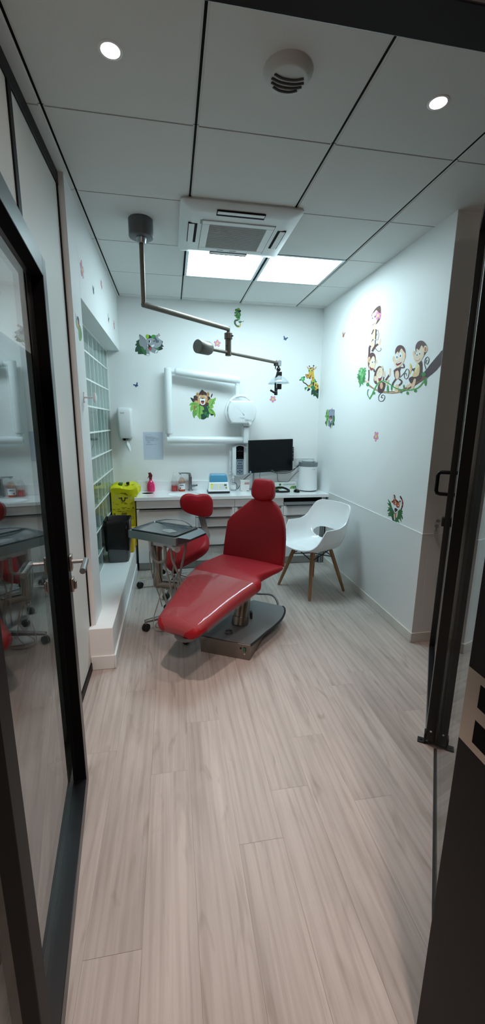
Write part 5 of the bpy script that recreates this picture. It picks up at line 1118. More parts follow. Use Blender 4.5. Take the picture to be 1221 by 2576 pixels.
LIQR = mat('red_liquid', 'b5121f', .2, coat=.3); LIQO = mat('orange_liquid', 'c8442a', .25)
def pump(t, r, h, fill, liq, bodymat, spout=-1, label=None, spl=.03):
    s = B(); s.lathe([(0, 0), (r, .0), (r, h * .5), (r * .93, h * .62), (r * .6, h * .74), (.011, h * .8), (.011, h * .84)], seg=28, cap=False); s.out('bottle', bodymat, t, ang=60)
    s = B(); s.lathe([(0, .002), (r - .002, .002), (r - .002, fill), (0, fill)], seg=28); s.out('liquid', liq, t, ang=60)
    s = B(); s.cyl((0, 0, h * .79), (0, 0, h * .88), .0125); s.cyl((0, 0, h * .88), (0, 0, h * .97), .004); s.cyl((0, 0, h * .965), (0, 0, h), .0085); s.bar((0, 0, h * .985), (spout * spl, -.004, h * .975), .008, .006); s.cyl((0, 0, .03), (0, 0, h * .8), .0025); s.out('pump', WHITE, t, bevel=.0008)
    if label:
        s = B()
        for k in range(14):
            a0, a1 = math.radians(200 + 10 * k), math.radians(210 + 10 * k)
            s.poly([((r + .0006) * math.cos(a0), (r + .0006) * math.sin(a0), label[0]), ((r + .0006) * math.cos(a1), (r + .0006) * math.sin(a1), label[0]), ((r + .0006) * math.cos(a1), (r + .0006) * math.sin(a1), label[1]), ((r + .0006) * math.cos(a0), (r + .0006) * math.sin(a0), label[1])])
        lb = s.out('bottle_label', WALLCOAT, t)
        if len(label) > 2:
            s = B(); s.mi = 0; z1 = label[1]
            s.prism([(-.022, z1 - .022), (.018, z1 - .022), (.018, z1 - .014), (-.022, z1 - .014)], 0, .0004, face_y(0, -r - .0007, 0)); s.out('print', mat('label_blue', '3a4a80', .6), lb)
            s = B(); s.prism(circ(-.018, label[0] + .014, .009), 0, .0004, face_y(0, -r - .0007, 0)); s.out('print_dot', mat('label_red', '9a2f3c', .6), lb)
t = at('pump_bottle', 'clear pump bottle with red liquid and no label, left of the faucet', 'pump bottle', .022, 4.425); pump(t, .034, .205, .062, LIQR, CLEARP, -.3)
t = at('pump_bottle', 'clear pump bottle with orange liquid and white label beside the faucet', 'pump bottle', .102, 4.418); pump(t, .037, .188, .022, LIQO, glass('peach_clear', (.95, .82, .76), .02, haze=.06, hazecol=(.85, .5, .4)), -1, (.022, .085, 1), .04)
t = at('pump_bottle', 'small clear gel pump bottle between the blue-lidded machine and the small box', 'pump bottle', .662, 4.385); pump(t, .036, .175, .03, CLEARP, CLEARP, 1, (.02, .07), .03)
# faucet
t = at('faucet', 'tall chrome mixer tap with flat angled spout behind the sink', 'faucet', .195, 4.44)
DKCH = mat('dark_chrome', '8a9196', .25, .8)
s_ = B(); s_.cyl((0, 0, 0), (0, 0, .012), .028); s_.box(-.017, -.017, .01, .017, .017, .16); s_.out('column', DKCH, t, bevel=.003)
s_ = B(); R_ = []
for x, y, z, w_, h_ in ((.0, .0, .155, .034, .03), (-.01, -.01, .185, .034, .026), (-.04, -.04, .198, .034, .016), (-.115, -.125, .208, .034, .012)):
    p = V((x, y, z)); a = V((.74, -.67, 0)); R_.append([p + a * (w_ / 2 * i) + V((0, 0, h_ / 2 * j)) for i, j in ((-1, -1), (1, -1), (1, 1), (-1, 1))])
s_.loft(R_); s_.cyl((-.108, -.117, .19), (-.108, -.117, .204), .011); s_.out('spout', CHROME, t, bevel=.002)
s_ = B(); s_.cyl((.015, -.008, .05), (.045, -.012, .055), .014); s_.bar((.045, -.012, .055), (.078, -.014, .062), .02, .018); s_.out('lever', DKCH, t, bevel=.002)
# mixing machine with blue lid
t = at('mixing_machine', 'white and yellow dental mixing machine with translucent blue lid on the worktop', 'dental machine', .485, 4.29)
def rectz(x0, x1, y0, y1, z, z2=None): return [(x0, y0, z), (x1, y0, z), (x1, y1, z if z2 is None else z2), (x0, y1, z if z2 is None else z2)]
s_ = B(); s_.loft([rectz(-.113, .113, -.085, .09, .0), rectz(-.116, .116, -.09, .095, .022)]); s_.out('base', BLACK, t, bevel=.003)
s_ = B(); s_.loft([rectz(-.113, .113, -.086, .092, .022), rectz(-.108, .108, -.080, .09, .04), rectz(-.1, .1, -.055, .085, .11), rectz(-.1, .1, -.045, .085, .115)]); s_.out('housing', WHITEG, t, bevel=.004)
s_ = B(); s_.loft([rectz(-.098, .098, -.046, .083, .114), rectz(-.096, .096, -.038, .08, .16), rectz(-.086, .086, -.022, .072, .195), rectz(-.07, .07, -.005, .06, .2)]); s_.out('lid', mat('blue_lid', '4f93b4', .12, coat=.4), t, bevel=.006, seg=3)
pn = V((0, -.92, .33)).normalized(); pu = V((0, .33, .92)).normalized()
MP = frame(V((0, -.0685, .075)), (1, 0, 0), pu, pn)
s_ = B(MP); s_.prism(rrect(-.09, -.033, .09, .033, .003), -.003, .0012); pf = s_.out('front_panel', mat('panel_pale', 'ccd4da', .35), t)
s_ = B(MP); s_.prism([(-.088, -.031), (-.068, -.031), (-.056, .031), (-.088, .031)], .001, .0017)
for x0, y0, x1, y1 in ((-.018, -.028, .006, .024), (.044, .005, .052, .024), (.064, -.025, .09, -.008)): s_.prism([(x0, y0), (x1, y0), (x1, y1), (x0, y1)], .001, .0017)
s_.out('panel_print', mat('panel_yellow', 'd8dc6a', .5), pf)
s_ = B(MP)
for cx, cy in ((-.006, .014), (-.006, -.003), (-.006, -.02)): s_.prism(circ(cx, cy, .007, 16), .0016, .0025)
s_.out('panel_button', WALLCOAT, pf)
s_ = B(MP); s_.prism([(.056, .002), (.082, .002), (.082, .022), (.056, .022)], .001, .002); s_.prism([(.07, -.022), (.084, -.022), (.084, -.011), (.07, -.011)], .0015, .0022); s_.out('panel_display', mat('lcd_grey', '5a686c', .2), pf)
text('panel_lettering', '3M', .013, MP @ T(V((-.074, .024, .0018))), INK, pf)
# carton, gloves, headband, mouse
t = at('carton', 'small white carton with black and orange stripes beside the gel bottle', 'box', .782, 4.335)
s_ = B(); s_.box(-.05, -.035, 0, .045, .04, .122); bx = s_.out('box', mat('carton_white', 'd9dad8', .55, var=.02), t, bevel=.001)
s_ = B(); s_.box(-.008, -.0356, .092, .043, -.035, .098); s_.out('stripe', INK, bx)
s_ = B(); s_.box(-.010, -.0356, .080, .043, -.035, .087); s_.out('stripe', mat('stripe_orange', 'c04a30', .6), bx)
s_ = B(); s_.box(-.005, -.0356, .108, .04, -.035, .112); s_.out('stripe', mat('stripe_pink', 'd8a8a4', .6), bx)
s_ = B(); s_.box(.016, -.0356, .004, .042, -.035, .012); s_.box(-.042, -.0356, .004, -.035, -.035, .012); s_.out('print', INKG, bx)
t = at('glove_box', 'white and green box of disposable gloves behind the black headband', 'box', 1.26, 4.40)
s_ = B(); s_.box(-.125, -.03, 0, .125, .055, .082); bx = s_.out('box', mat('glove_box_card', 'd5dad8', .5), t, bevel=.001)
GRN = mat('glove_green', '6a9a4a', .55); GRN2 = mat('glove_green_dark', '2f6a34', .55)
s_ = B(face_y(0, -.03, 0)); s_.prism([(.04, .012), (.12, .012), (.12, .044), (.065, .044)], 0, .0005); s_.prism([(-.12, .008), (-.05, .008), (-.06, .03), (-.12, .04)], 0, .0005); s_.out('print', GRN, bx)
s_ = B(face_y(0, -.03, 0)); s_.prism(circ(-.068, .06, .013), 0, .0006); s_.prism([(.085, .014), (.118, .014), (.118, .04), (.09, .04)], .0003, .0008); s_.out('print_dark', GRN2, bx)
text('box_lettering', 'MédiSENSITIVE', .021, face_y(.035, -.0308, .06), mat('letter_grey', '6a7472', .6), bx)
text('size_letters', 'XS', .014, face_y(.102, -.0312, .027), WHITEG, bx)
t = at('headband', 'black headband loop lying on the worktop in front of the glove box', 'headband', 1.178, 4.235)
s_ = B(); R_ = []
for k in range(40):
    a = 2 * PI * k / 40; c, s2 = math.cos(a), math.sin(a); lift = .028 * max(0, s2) ** 2 + .012 * max(0, -c) * max(0, s2)
    x, y = .09 * c, .062 * s2; R_.append([(x * q, y * q, z + lift) for q, z in ((1, .001), (1.0, .024), (.93, .024), (.93, .001))])
R_.append(R_[0]); s_.loft(R_, caps=False); s_.out('band', BLACK, t, bevel=.001)
s_ = B(); s_.box(-.085, -.02, .002, -.035, .015, .028); s_.out('buckle', BLACK, t, bevel=.006)
t = at('computer_mouse', 'black computer mouse at the right end of the worktop', 'mouse', 1.34, 4.215)
s_ = B(); s_.lathe([(0, .0), (.030, .0), (.0315, .008), (.027, .021), (.016, .030), (0, .032)], seg=28, sx=1.05, sy=1.5); s_.out('body', BLACKG, t, ang=70)
s_ = B(); s_.cyl((-.004, -.02, .029), (.004, -.02, .029), .006, seg=12); s_.out('wheel', GREYP, t)
s_ = B(); s_.tube([(.0, .045, .008), (.02, .09, .006), (.035, .13, .004), (.059, .175, .004), (.059, .23, .004)], .0022, 6, sm=5); s_.out('cord', BLACK, t)
# air purifier
t = at('air_purifier', 'white waisted air purifier with grey top band in the right corner of the worktop', 'air purifier', 1.492, 4.315)
s_ = B(); s_.lathe([(0, .012), (.108, .012), (.109, .03), (.106, .10), (.102, .18), (.1015, .24), (.103, .272)], seg=48); s_.out('body', WHITE, t, ang=50)
s_ = B(); s_.lathe([(0, 0), (.10, 0), (.104, .006), (.104, .0125), (0, .0125)], seg=48); s_.out('foot_ring', BLACK, t)
s_ = B(); s_.lathe([(.1035, .272), (.1045, .275), (.1055, .312), (.105, .318), (0, .318)], seg=48); s_.out('top_band', mat('band_grey', '7e888c', .3, .3), t, ang=50)
s_ = B(); s_.lathe([(0, .318), (.068, .318), (.072, .324), (.07, .333), (.05, .337), (0, .337)], seg=40); s_.out('cap', mat('cap_grey', 'aab4b8', .3), t, ang=50)
text('lettering', 'airmedic', .010, face_y(.028, -.1035, .245), INKG, t)
# wall socket
t = thing('wall_socket', 'white double wall socket between the monitor and the air purifier', 'socket', (1.50, YB, 1.08))
s_ = B(); s_.prism(rrect(-.115, -.043, .115, .043, .008), 0, .012, frame((0, 0, 0), (1, 0, 0), (0, 0, 1), (0, -1, 0))); pl2 = s_.out('plate', OFFWHITE, t, bevel=.003)
for x in (-.058, .058):
    s_ = B(); s_.lathe([(.024, .012), (.027, .0135), (.03, .012)], (x, 0, 0), ax=(0, -1, 0), seg=28, cap=False); sr = s_.out('socket_ring', WHITE, pl2)
    s_ = B(); s_.lathe([(0, .0122), (.024, .0122)], (x, 0, 0), ax=(0, -1, 0), seg=28, cap=False); s_.out('socket_well', GREYP, sr) if x > 0 else s_.out('plug', OFFWHITE, sr)
# monitor
t = thing('computer_monitor', 'black flat computer monitor tilted above the worktop', 'monitor', (1.075, 4.325, 1.16))
mx = V((.525, .15, .012)).normalized(); mz = V((0, 0, 1)); mz = (mz - mx * mz.dot(mx)).normalized(); my = mx.cross(mz)     # towards viewer
MM = frame((0, 0, 0), mx, mz, my)
s_ = B(MM); s_.prism(rrect(-.272, -.174, .272, .174, .006), -.03, .0); mb_ = s_.out('casing', mat('casing_black', '08090b', .4, spec=.25), t, bevel=.003)
s_ = B(MM); s_.prism(rrect(-.252, -.148, .252, .158, .002), 0, .0006); s_.out('screen', BLACKG, t)
text('lettering', 'DELL', .014, MM @ T(V((.01, -.161, .0008))), mat('logo_grey', '9aa4ac', .4), mb_)
s_ = B(MM); s_.prism([(-.268, -.170), (-.25, -.170), (-.25, -.150), (-.268, -.150)], 0, .0008); s_.out('sticker', mat('sticker_blue', '8fa6c4', .5), mb_)
s_ = B(MM); s_.prism(rrect(.27, -.07, .292, .085, .002), -.03, -.012); sb = s_.out('side_panel', BLACK, mb_, bevel=.001)
for y in (-.03, .01, .05, .07): s_ = B(MM); s_.box(.278, y - .005, -.012, .286, y + .005, -.0115); s_.out('port', GREYP, sb)
s_ = B(); s_.cyl((-.172, .125, -.385), (-.172, .125, .02), .011); s_.cyl((-.172, .125, -.385), (-.172, .125, -.375), .05); s_.bar((-.172, .125, .0), (.0, .04, .0), .03, .03); s_.out('stand', STEEL, t, bevel=.001)
# cables
def cable(name, lab, pts, r=.003, m=BLACK, grp=None):
    c = V(pts[0]); s = B(T(-c)); s.tube(pts, r, 8, sm=8); o = s.out(name, m, None, ang=70); o.location = c; return tag(o, lab, 'cable', grp)
cable('monitor_cable', 'thick black cable running along under the monitor to the socket', [(.95, 4.40, 1.0), (1.08, 4.42, .985), (1.22, 4.40, .975), (1.33, 4.42, .99), (1.42, 4.45, 1.03), (1.445, 4.462, 1.08)], .004)
cable('monitor_cable', 'thinner black cable looping below the monitor towards the air purifier', [(1.02, 4.42, 1.0), (1.14, 4.44, .965), (1.26, 4.43, .955), (1.36, 4.44, .985), (1.43, 4.458, 1.05)], .003)
cable('loose_cable', 'thin black cable dropping from the monitor to the top of the glove box', [(1.13, 4.42, .985), (1.17, 4.43, .95), (1.175, 4.43, .90), (1.19, 4.43, .862), (1.25, 4.41, .862), (1.30, 4.42, .862), (1.36, 4.44, .92), (1.43, 4.45, .98)], .0025)
cable('loose_cable', 'black cable curled on the worktop between gel bottle and carton', [(.86, 4.40, .955), (.80, 4.43, .90), (.745, 4.40, .845), (.72, 4.39, .80), (.70, 4.42, .785), (.715, 4.44, .81), (.70, 4.44, .85), (.66, 4.45, .86)], .0035)
cable('thin_cable', 'thin dark cable hanging behind the red headrest', [(.985, 4.44, 1.0), (.975, 4.455, .93), (.985, 4.455, .86), (.99, 4.45, .78)], .002)

# ------------------------------------------------------------------ x-ray unit on the back wall
t = thing('xray_unit', 'white wall-mounted dental x-ray unit with jointed arm and round head', 'x-ray unit', (.80, YB, 1.40))
MX = T(-t.location); XW = mat('xray_white', 'e2e8ea', .22, coat=.2)
s_ = B(MX); s_.box(.755, 4.385, 1.285, .838, YB - .001, 1.50); s_.out('wall_column', XW, t, bevel=.012, seg=3)
def rod(p0, p1, r, rnd=.018):
    s = B(MX); a, b_, d = basis(V(p1) - V(p0)); L_ = (V(p1) - V(p0)).length
    s.lathe([(0, 0), (r - rnd * .6, 0), (r - rnd * .15, rnd * .35), (r, rnd), (r, L_ - rnd), (r - rnd * .15, L_ - rnd * .35), (r - rnd * .6, L_), (0, L_)], p0, ax=tuple(d), seg=28); return s
rod((.77, 4.40, 1.325), (-.045, 4.40, 1.322), .038, .01).out('lower_arm', XW, t, ang=50)
rod((-.018, 4.40, 1.385), (-.013, 4.40, 2.045), .038, .012).out('upright_arm', XW, t, ang=50)
s_ = B(MX); s_.cyl((-.018, 4.40, 1.355), (-.018, 4.40, 1.39), .024); s_.out('arm_joint', XW, t, bevel=.003)
s_ = B(MX); s_.cyl((.0, 4.40, 2.012), (.075, 4.395, 2.008), .022); s_.out('shoulder', XW, t, bevel=.002)
rod((.055, 4.395, 2.012), (.725, 4.36, 1.937), .040, .022).out('spring_arm', XW, t, ang=50)
s_ = B(MX); s_.cyl((.695, 4.36, 1.925), (.695, 4.36, 1.885), .028, .02); s_.cyl((.695, 4.36, 1.885), (.697, 4.36, 1.76), .025, .022); s_.out('neck', XW, t, bevel=.002)
hc = V((.733, 4.33, 1.622)); s_ = B(MX); R_ = []
for k in range(19):
    a = math.radians(70 + 8.5 * k); c, s2 = math.cos(a), math.sin(a); R_.append([(hc.x + c * r0, hc.y + y0, hc.z + s2 * r0) for r0, y0 in ((.152, -.03), (.174, -.026), (.174, .026), (.152, .03))])
s_.loft(R_); s_.out('yoke', XW, t, bevel=.004)
s_ = B(MX); s_.cyl((hc.x - .175, hc.y, hc.z - .02), (hc.x - .13, hc.y, hc.z - .02), .026); s_.out('yoke_knob', XW, t, bevel=.006)
ho = [(-.148, -.02), (-.142, .05), (-.125, .092), (-.105, .108), (.105, .108), (.13, .09), (.15, .04), (.152, -.02), (.138, -.075), (.105, -.118), (.09, -.122), (-.09, -.122), (-.115, -.105), (-.137, -.07)]
s_ = B(MX @ face_y(hc.x, hc.y - .06, hc.z)); ho2 = sm2(ho, 3); cushion(s_, ho2[::-1] if area(ho2) < 0 else ho2, -.13, 0, .016, crown=.002); hd_ = s_.out('tube_head', XW, t, ang=60)
s_ = B(MX); s_.lathe([(.150, -.022), (.158, -.022), (.158, .022), (.150, .022), (.150, -.022)], (hc.x, hc.y + .03, hc.z), ax=(0, 1, 0), seg=48, cap=False); s_.out('tube_head_ring', XW, hd_, ang=30)
s_ = B(MX); s_.cyl((.795, 4.34, 1.515), (.795, 4.345, 1.478), .042, .034); s_.out('collar', XW, hd_, bevel=.002)
s_ = B(MX); s_.cyl((.795, 4.345, 1.478), (.795, 4.347, 1.462), .031); s_.out('collar_ring', GREYP, hd_)
s_ = B(MX); s_.cyl((.795, 4.347, 1.462), (.795, 4.35, 1.30), .034, .032); s_.out('cone', XW, hd_)
text('lettering', 'CSN-X', .024, MX @ face_y(.80, hc.y - .0655, 1.535), INKG, hd_); text('lettering', 'Trophy', .017, MX @ face_y(.735, hc.y - .0655, 1.558), INKG, hd_)
# timer panel
t = thing('xray_controller', 'white x-ray timer panel with dark display and keypad under the x-ray arm', 'control panel', (.738, YB, 1.10))
MK = T(-t.location) @ face_y(.738, YB, 0)
ol = [(-.083, 1.0), (-.083, 1.22)] + [(-.083 + .166 * k / 8, 1.245 + .028 * math.sin(PI * k / 8)) for k in range(9)] + [(.083, 1.22), (.083, 1.0)] + [(.083 - .166 * k / 8, .955 - .032 * math.sin(PI * k / 8)) for k in range(9)]
s_ = B(MK); cushion(s_, ol[::-1] if area(ol) < 0 else ol, .002, .075, .014, crown=.004); bd = s_.out('casing', XW, t, ang=60)
Z0 = .0792
s_ = B(MK); s_.prism([(-.042, 1.118), (.042, 1.118), (.042, 1.252)] + [(.042 - .084 * k / 6, 1.252 + .012 * math.sin(PI * k / 6)) for k in range(7)] + [(-.042, 1.252)], Z0 - .004, Z0 + .0012); ds = s_.out('display', BLACKG, bd)
s_ = B(MK); s_.prism([(.042, 1.116), (-.042, 1.116)] + [(-.042, .955)] + [(-.042 + .084 * k / 6, .950 - .010 * math.sin(PI * k / 6)) for k in range(7)] + [(.042, .955)], Z0 - .004, Z0 + .001); kp = s_.out('keypad', mat('keypad_grey', '7f8f9c', .4), bd)
for x, z in [(-.021, 1.103), (0, 1.103), (.021, 1.103), (-.0105, 1.073), (.0105, 1.073), (-.021, 1.045), (0, 1.045), (.021, 1.045), (-.021, 1.02), (0, 1.02), (.021, 1.02), (0, .995), (-.021, .983), (.021, .983), (0, .971)]:
    s_ = B(MK); s_.prism(circ(x, z, .0072, 16), Z0, Z0 + .0025); s_.out('key_button', mat('key_dark', '202c3a', .4), kp)
s_ = B(MK)
for x, z in [(-.026, 1.205), (-.012, 1.206), (.0, 1.215), (.012, 1.205), (.026, 1.206), (-.024, 1.127), (0, 1.127), (.024, 1.127)]: s_.prism([(x - .0022, z - .002), (x + .0022, z - .002), (x + .0022, z + .002), (x - .0022, z + .002)], Z0 + .001, Z0 + .0016)
s_.out('display_marks', GREYP, ds)
s_ = B(MK); s_.prism([(-.008, .9515), (.013, .9515), (.013, .9545), (-.008, .9545)], Z0, Z0 + .0015); s_.out('print', INKG, kp)
s_ = B(T(-t.location)); pts = [(.652, 4.42, 1.245), (.636, 4.425, 1.255), (.628, 4.43, 1.235), (.636, 4.43, 1.215)]
for k in range(27 * 8):
    q = k / 8; a = q * 2 * PI; amp = .0105; pts.append((.638 - .013 * (q / 27) + amp * math.cos(a), 4.43 + amp * math.sin(a), 1.21 - .0098 * q))
s_.tube(pts, .0028, 6); s_.out('coiled_cord', WHITE, t, ang=80)

# ------------------------------------------------------------------ operating light hung from the ceiling
t = thing('operating_light', 'dental operating light on a jointed steel arm hung from a grey ceiling mount', 'operating light', (-.148, 2.852, ZC))
MO = T(-t.location); DS = mat('lamp_steel', '6a635b', .42, .8, bump=.04, bscale=200.)
s_ = B(MO); s_.lathe([(.070, 0), (.074, -.004), (.074, -.094), (.072, -.098), (.068, -.10), (0, -.10)], (-.148, 2.852, ZC), seg=40); s_.out('ceiling_mount', mat('mount_grey', '56595b', .4, .3), t, ang=40)
s_ = B(MO); s_.cyl((-.148, 2.852, 2.575), (-.148, 2.852, 2.606), .026, .032); s_.out('mount_collar', STEEL, t, bevel=.002)
s_ = B(MO); s_.cyl((-.148, 2.852, 2.60), (-.148, 2.852, 2.232), .0145, seg=20); s_.cyl((-.1535, 2.847, 2.232), (.469, 3.41, 2.232), .0175, seg=20); s_.sphere((-.148, 2.852, 2.232), .0176, 16, 10); s_.cyl((.469, 3.41, 2.247), (.469, 3.41, 2.14), .0135); s_.out('upper_arm', DS, t, ang=50)
JD = V((.54, .47, 0)).normalized()
s_ = B(MO); s_.cyl((.469, 3.41, 2.20), (.469, 3.41, 2.155), .032); s_.cyl((.469, 3.41, 2.165), (.469, 3.41, 2.03), .024); jt = s_.out('elbow', DS, t, bevel=.0015)
s_ = B(MO); s_.box(.445, 3.388, 2.10, .46, 3.40, 2.106); s_.cyl((.495, 3.39, 2.178), (.505, 3.385, 2.178), .006); s_.out('set_screw', BLACK, jt)
J = V((.469, 3.41, 2.055)); s_ = B(MO); s_.cyl(J - JD * .21, J + JD * .70, .0125, seg=20); s_.out('lower_arm', DS, t, ang=50)
s_ = B(MO); s_.lathe([(0, 0), (.047, 0), (.049, .003), (.049, .115), (.042, .132), (0, .135)], J - JD * .345, ax=tuple(JD), seg=36); s_.out('counterweight', mat('weight_steel', '6f6c66', .42, .8, bump=.04, bscale=200.), t, ang=40)
LE = J + JD * .715
s_ = B(MO); s_.bar(LE - JD * .03, LE + JD * .025, .034, .05); s_.out('tilt_block', STEEL, t, bevel=.006)
s_ = B(MO); s_.bar(LE - JD * .065 - V((0, 0, .02)), LE - JD * .03 - V((0, 0, .02)), .02, .02); s_.cyl(LE - JD * .05 - V((0, 0, .03)), LE - JD * .05 - V((0, 0, .06)), .006, .003); s_.out('tilt_handle', BLACK, t, bevel=.001)
LP = LE + V((.0, -.0, 0))
def L(x, z, y=0.): return V((LP.x + x, LP.y + y, z))
s_ = B(MO); s_.cyl(L(0, 2.035), L(0, 2.01), .009); s_.sphere(L(0, 2.0), .02, 16, 10); s_.out('ball_joint', BLACK, t)
s_ = B(MO); s_.box(*L(-.015, 1.905, -.02), *L(.03, 1.978, .02)); s_.out('lamp_housing', BLACK, t, bevel=.003)
s_ = B(MO); s_.bar(L(-.012, 1.985, -.03), L(-.036, 1.905, -.035), .014, .012, up=(0, 1, 0)); s_.bar(L(-.036, 1.908, -.035), L(-.034, 1.775, -.035), .014, .012, up=(0, 1, 0)); s_.out('bracket', BLACK, t, bevel=.001)
s_ = B(MO); s_.box(*L(-.013, 1.822, -.02), *L(.03, 1.87, .02)); s_.bar(L(-.01, 1.83, 0), L(-.03, 1.785, -.03), .02, .014, up=(0, 1, 0)); s_.out('bulb_cover', BLACK, t, bevel=.003)
s_ = B(MO); s_.cyl(L(-.028, 1.80, -.035), L(-.028, 1.765, -.035), .016); s_.tube([L(-.03, 1.782, -.035), L(-.085, 1.808, -.05)], .0095, 12); s_.out('grip', BLACK, t, bevel=.004)
s_ = B(MO); pr = [(.016, 1.945), (.034, 1.938), (.058, 1.920), (.082, 1.896), (.10, 1.872)]
a_, b_, d_ = V((.985, 0, .05)).normalized(), V((0, 1, 0)), V((-.05, 0, .985)).normalized(); R_ = []
for r0, z in pr: R_.append([LP + V((.005, 0, 1.875 - LP.z)) + a_ * (r0 * math.cos(2 * PI * k / 36)) + b_ * (r0 * math.sin(2 * PI * k / 36)) + d_ * (z - 1.875) for k in range(36)])
s_.loft(R_, caps=False); s_.out('reflector', glass('reflector_glass', (.9, .95, .98), .05, haze=.16, hazecol=(.9, .95, .98), boost=.05), t, ang=60, solid=.002)
text('arm_label', 'FARO', .012, MO @ frame(V((-.06, 2.918, 2.2322)) + V((.47, -.52, 0)).normalized() * .0148, JD, (0, 0, 1), V((.66, -.75, 0)).normalized()), mat('label_grey', 'b0b0ac', .5), t)

# ------------------------------------------------------------------ towel dispenser, notice, wall bracket
t = thing('towel_dispenser', 'white paper towel dispenser with tissue hanging out, in the left corner', 'dispenser', (-.455, YB, 1.34))
MD = T(-t.location); s_ = B(MD); R_ = []
for z, x0, x1, yf, r in ((1.342, -.505, -.40, 4.335, .015), (1.352, -.515, -.392, 4.325, .02), (1.36, -.518, -.388, 4.318, .02), (1.60, -.527, -.386, 4.312, .02), (1.63, -.527, -.386, 4.318, .022), (1.645, -.515, -.396, 4.335, .02), (1.648, -.50, -.41, 4.36, .015)):
    R_.append([(x, y, z) for x, y in rrect(x0, yf, x1, YB - .001, r, 4)])
s_.loft(R_); bd = s_.out('casing', WHITE, t, ang=50)
s_ = B(MD); s_.box(-.49, 4.345, 1.318, -.425, 4.43, 1.343); s_.out('outlet', MIDGREY, t, bevel=.01)
s_ = B(MD); s_.cyl((-.468, 4.35, 1.330), (-.468, 4.344, 1.326), .011); s_.out('outlet_hole', BLACKGAP, t)
s_ = B(MD); R_ = [[(cx + dx * w_, cy + dy * w_, z) for dx, dy in ((-1, -.3), (-.3, -.9), (.5, -.5), (1, .3), (.2, .4), (-.6, .8))] for cx, cy, z, w_ in ((-.447, 4.37, 1.335, .006), (-.445, 4.365, 1.30, .012), (-.438, 4.36, 1.27, .019), (-.430, 4.36, 1.245, .015), (-.421, 4.36, 1.215, .010), (-.417, 4.36, 1.205, .004))]
s_.loft(R_); s_.out('paper_towel', mat('tissue', 'dfe5e6', .8), t, ang=20)
text('lettering', 'tork', .022, MD @ face_y(-.475, 4.3095, 1.592), mat('letter_dark', '5a666c', .5), bd)
t = thing('wall_notice', 'white printed sheet of paper stuck to the back wall above the worktop', 'paper', (-.19, YB, 1.256))
MN = T(-t.location) @ face_y(0, YB, 0)
s_ = B(MN); s_.prism([(-.291, 1.402), (-.291, 1.112), (-.086, 1.112), (-.086, 1.402)][::-1], .0003, .0013); sh = s_.out('sheet', mat('paper_bluish', 'c3cede', .7), t)
rows_ = [(-.270, -.20, 1.372), (-.268, -.245, 1.362), (-.268, -.18, 1.353), (-.268, -.195, 1.348), (-.268, -.165, 1.343), (-.268, -.155, 1.338), (-.268, -.135, 1.333), (-.266, -.128, 1.325), (-.266, -.18, 1.321), (-.266, -.128, 1.313), (-.266, -.178, 1.309), (-.255, -.23, 1.303), (-.255, -.212, 1.297), (-.255, -.225, 1.291), (-.255, -.205, 1.285), (-.266, -.155, 1.273), (-.266, -.20, 1.267)]
s_ = B(MN)
for x0, x1, z in rows_:
    x = x0; rr_ = random.Random(int(z * 1e4))
    while x < x1:
        w_ = min(rr_.uniform(.006, .018), x1 - x); s_.poly([(x, z, .0015), (x + w_, z, .0015), (x + w_, z + .0022, .0015), (x, z + .0022, .0015)]); x += w_ + .0025
s_.out('printed_lines', INKG, sh, tri=True)
t = thing('wall_bracket', 'white arm with a round end plate fixed to the white column by the glass blocks', 'bracket', (XL, 2.545, 1.642))
s_ = B(); s_.box(0, -.005, -.03, .003, .005, .03); s_.cyl((.003, 0, .025), (.005, 0, .025), .0025); s_.cyl((.003, 0, -.025), (.005, 0, -.025), .0025); s_.out('fixing_plate', OFFWHITE, t)
s_ = B(); s_.cyl((.002, 0, 0), (.058, .0, .0), .0042); s_.out('arm', OFFWHITE, t)
s_ = B(); s_.lathe([(0, 0), (.026, 0), (.029, .004), (.028, .011), (.015, .015), (0, .016)], (.056, 0, 0), ax=(1, .0, 0), seg=32); s_.out('end_plate', WHITE, t, ang=50)

# ------------------------------------------------------------------ waste containers on the plinth
ZP = .272
t = thing('waste_box', 'tall yellow cardboard clinical waste box with yellow liner bag, behind the grey bin', 'waste box', (-.48, 4.25, ZP))
MY = T(-t.location); s_ = B(MY); s_.box(-.598, 4.10, ZP, -.372, 4.39, .862); bx = s_.out('carton', YELLOW, t, bevel=.002)
random.seed(5); s_ = B(MY); R_ = []
for z, gx, gy, j in ((.815, .004, .004, .002), (.84, .012, .008, .004), (.862, .014, .012, .005), (.876, .002, .0, .006), (.886, -.02, -.02, .007), (.878, -.05, -.05, .007), (.887, -.08, -.09, .005), (.88, -.10, -.12, .003)):
    ring = []
    for k in range(56):
        a = 2 * PI * k / 56; c, s2 = math.cos(a), math.sin(a); q = 1 / max(abs(c), abs(s2)) ** .85
        hx, hy = .113 + gx, .145 + gy; x, y = c * q * hx, s2 * q * hy
        drop = -.03 if (c > .3 and z < .86 and s2 < .3) else 0
        ex = (.035 * max(0, c) if z < .895 else 0)
        ring.append((-.485 + max(-hx - .004, min(hx + .004, x)) + ex * (.6 + .4 * math.sin(5 * a)) + random.uniform(-j, j), 4.245 + max(-hy - .006, min(hy, y)) + random.uniform(-j, j) * .6, z + drop + .010 * math.sin(4 * a + z * 40) * (1 if z > .85 else .5) + random.uniform(-j, j) * .5))
    R_.append(ring)
s_.loft(R_); s_.out('liner_bag', YELLOWB, t, ang=35)
s_ = B(MY); s_.box(-.53, 4.13, .885, -.49, 4.20, .912); s_.out('tape', mat('tape_green', '3f6a2c', .4), t, bevel=.006)
s_ = B(MY); s_.box(-.455, 4.16, .892, -.425, 4.20, .915); s_.out('tie', BLACK, t, bevel=.004)
MY2 = MY @ face_y(0, 4.0995, 0)
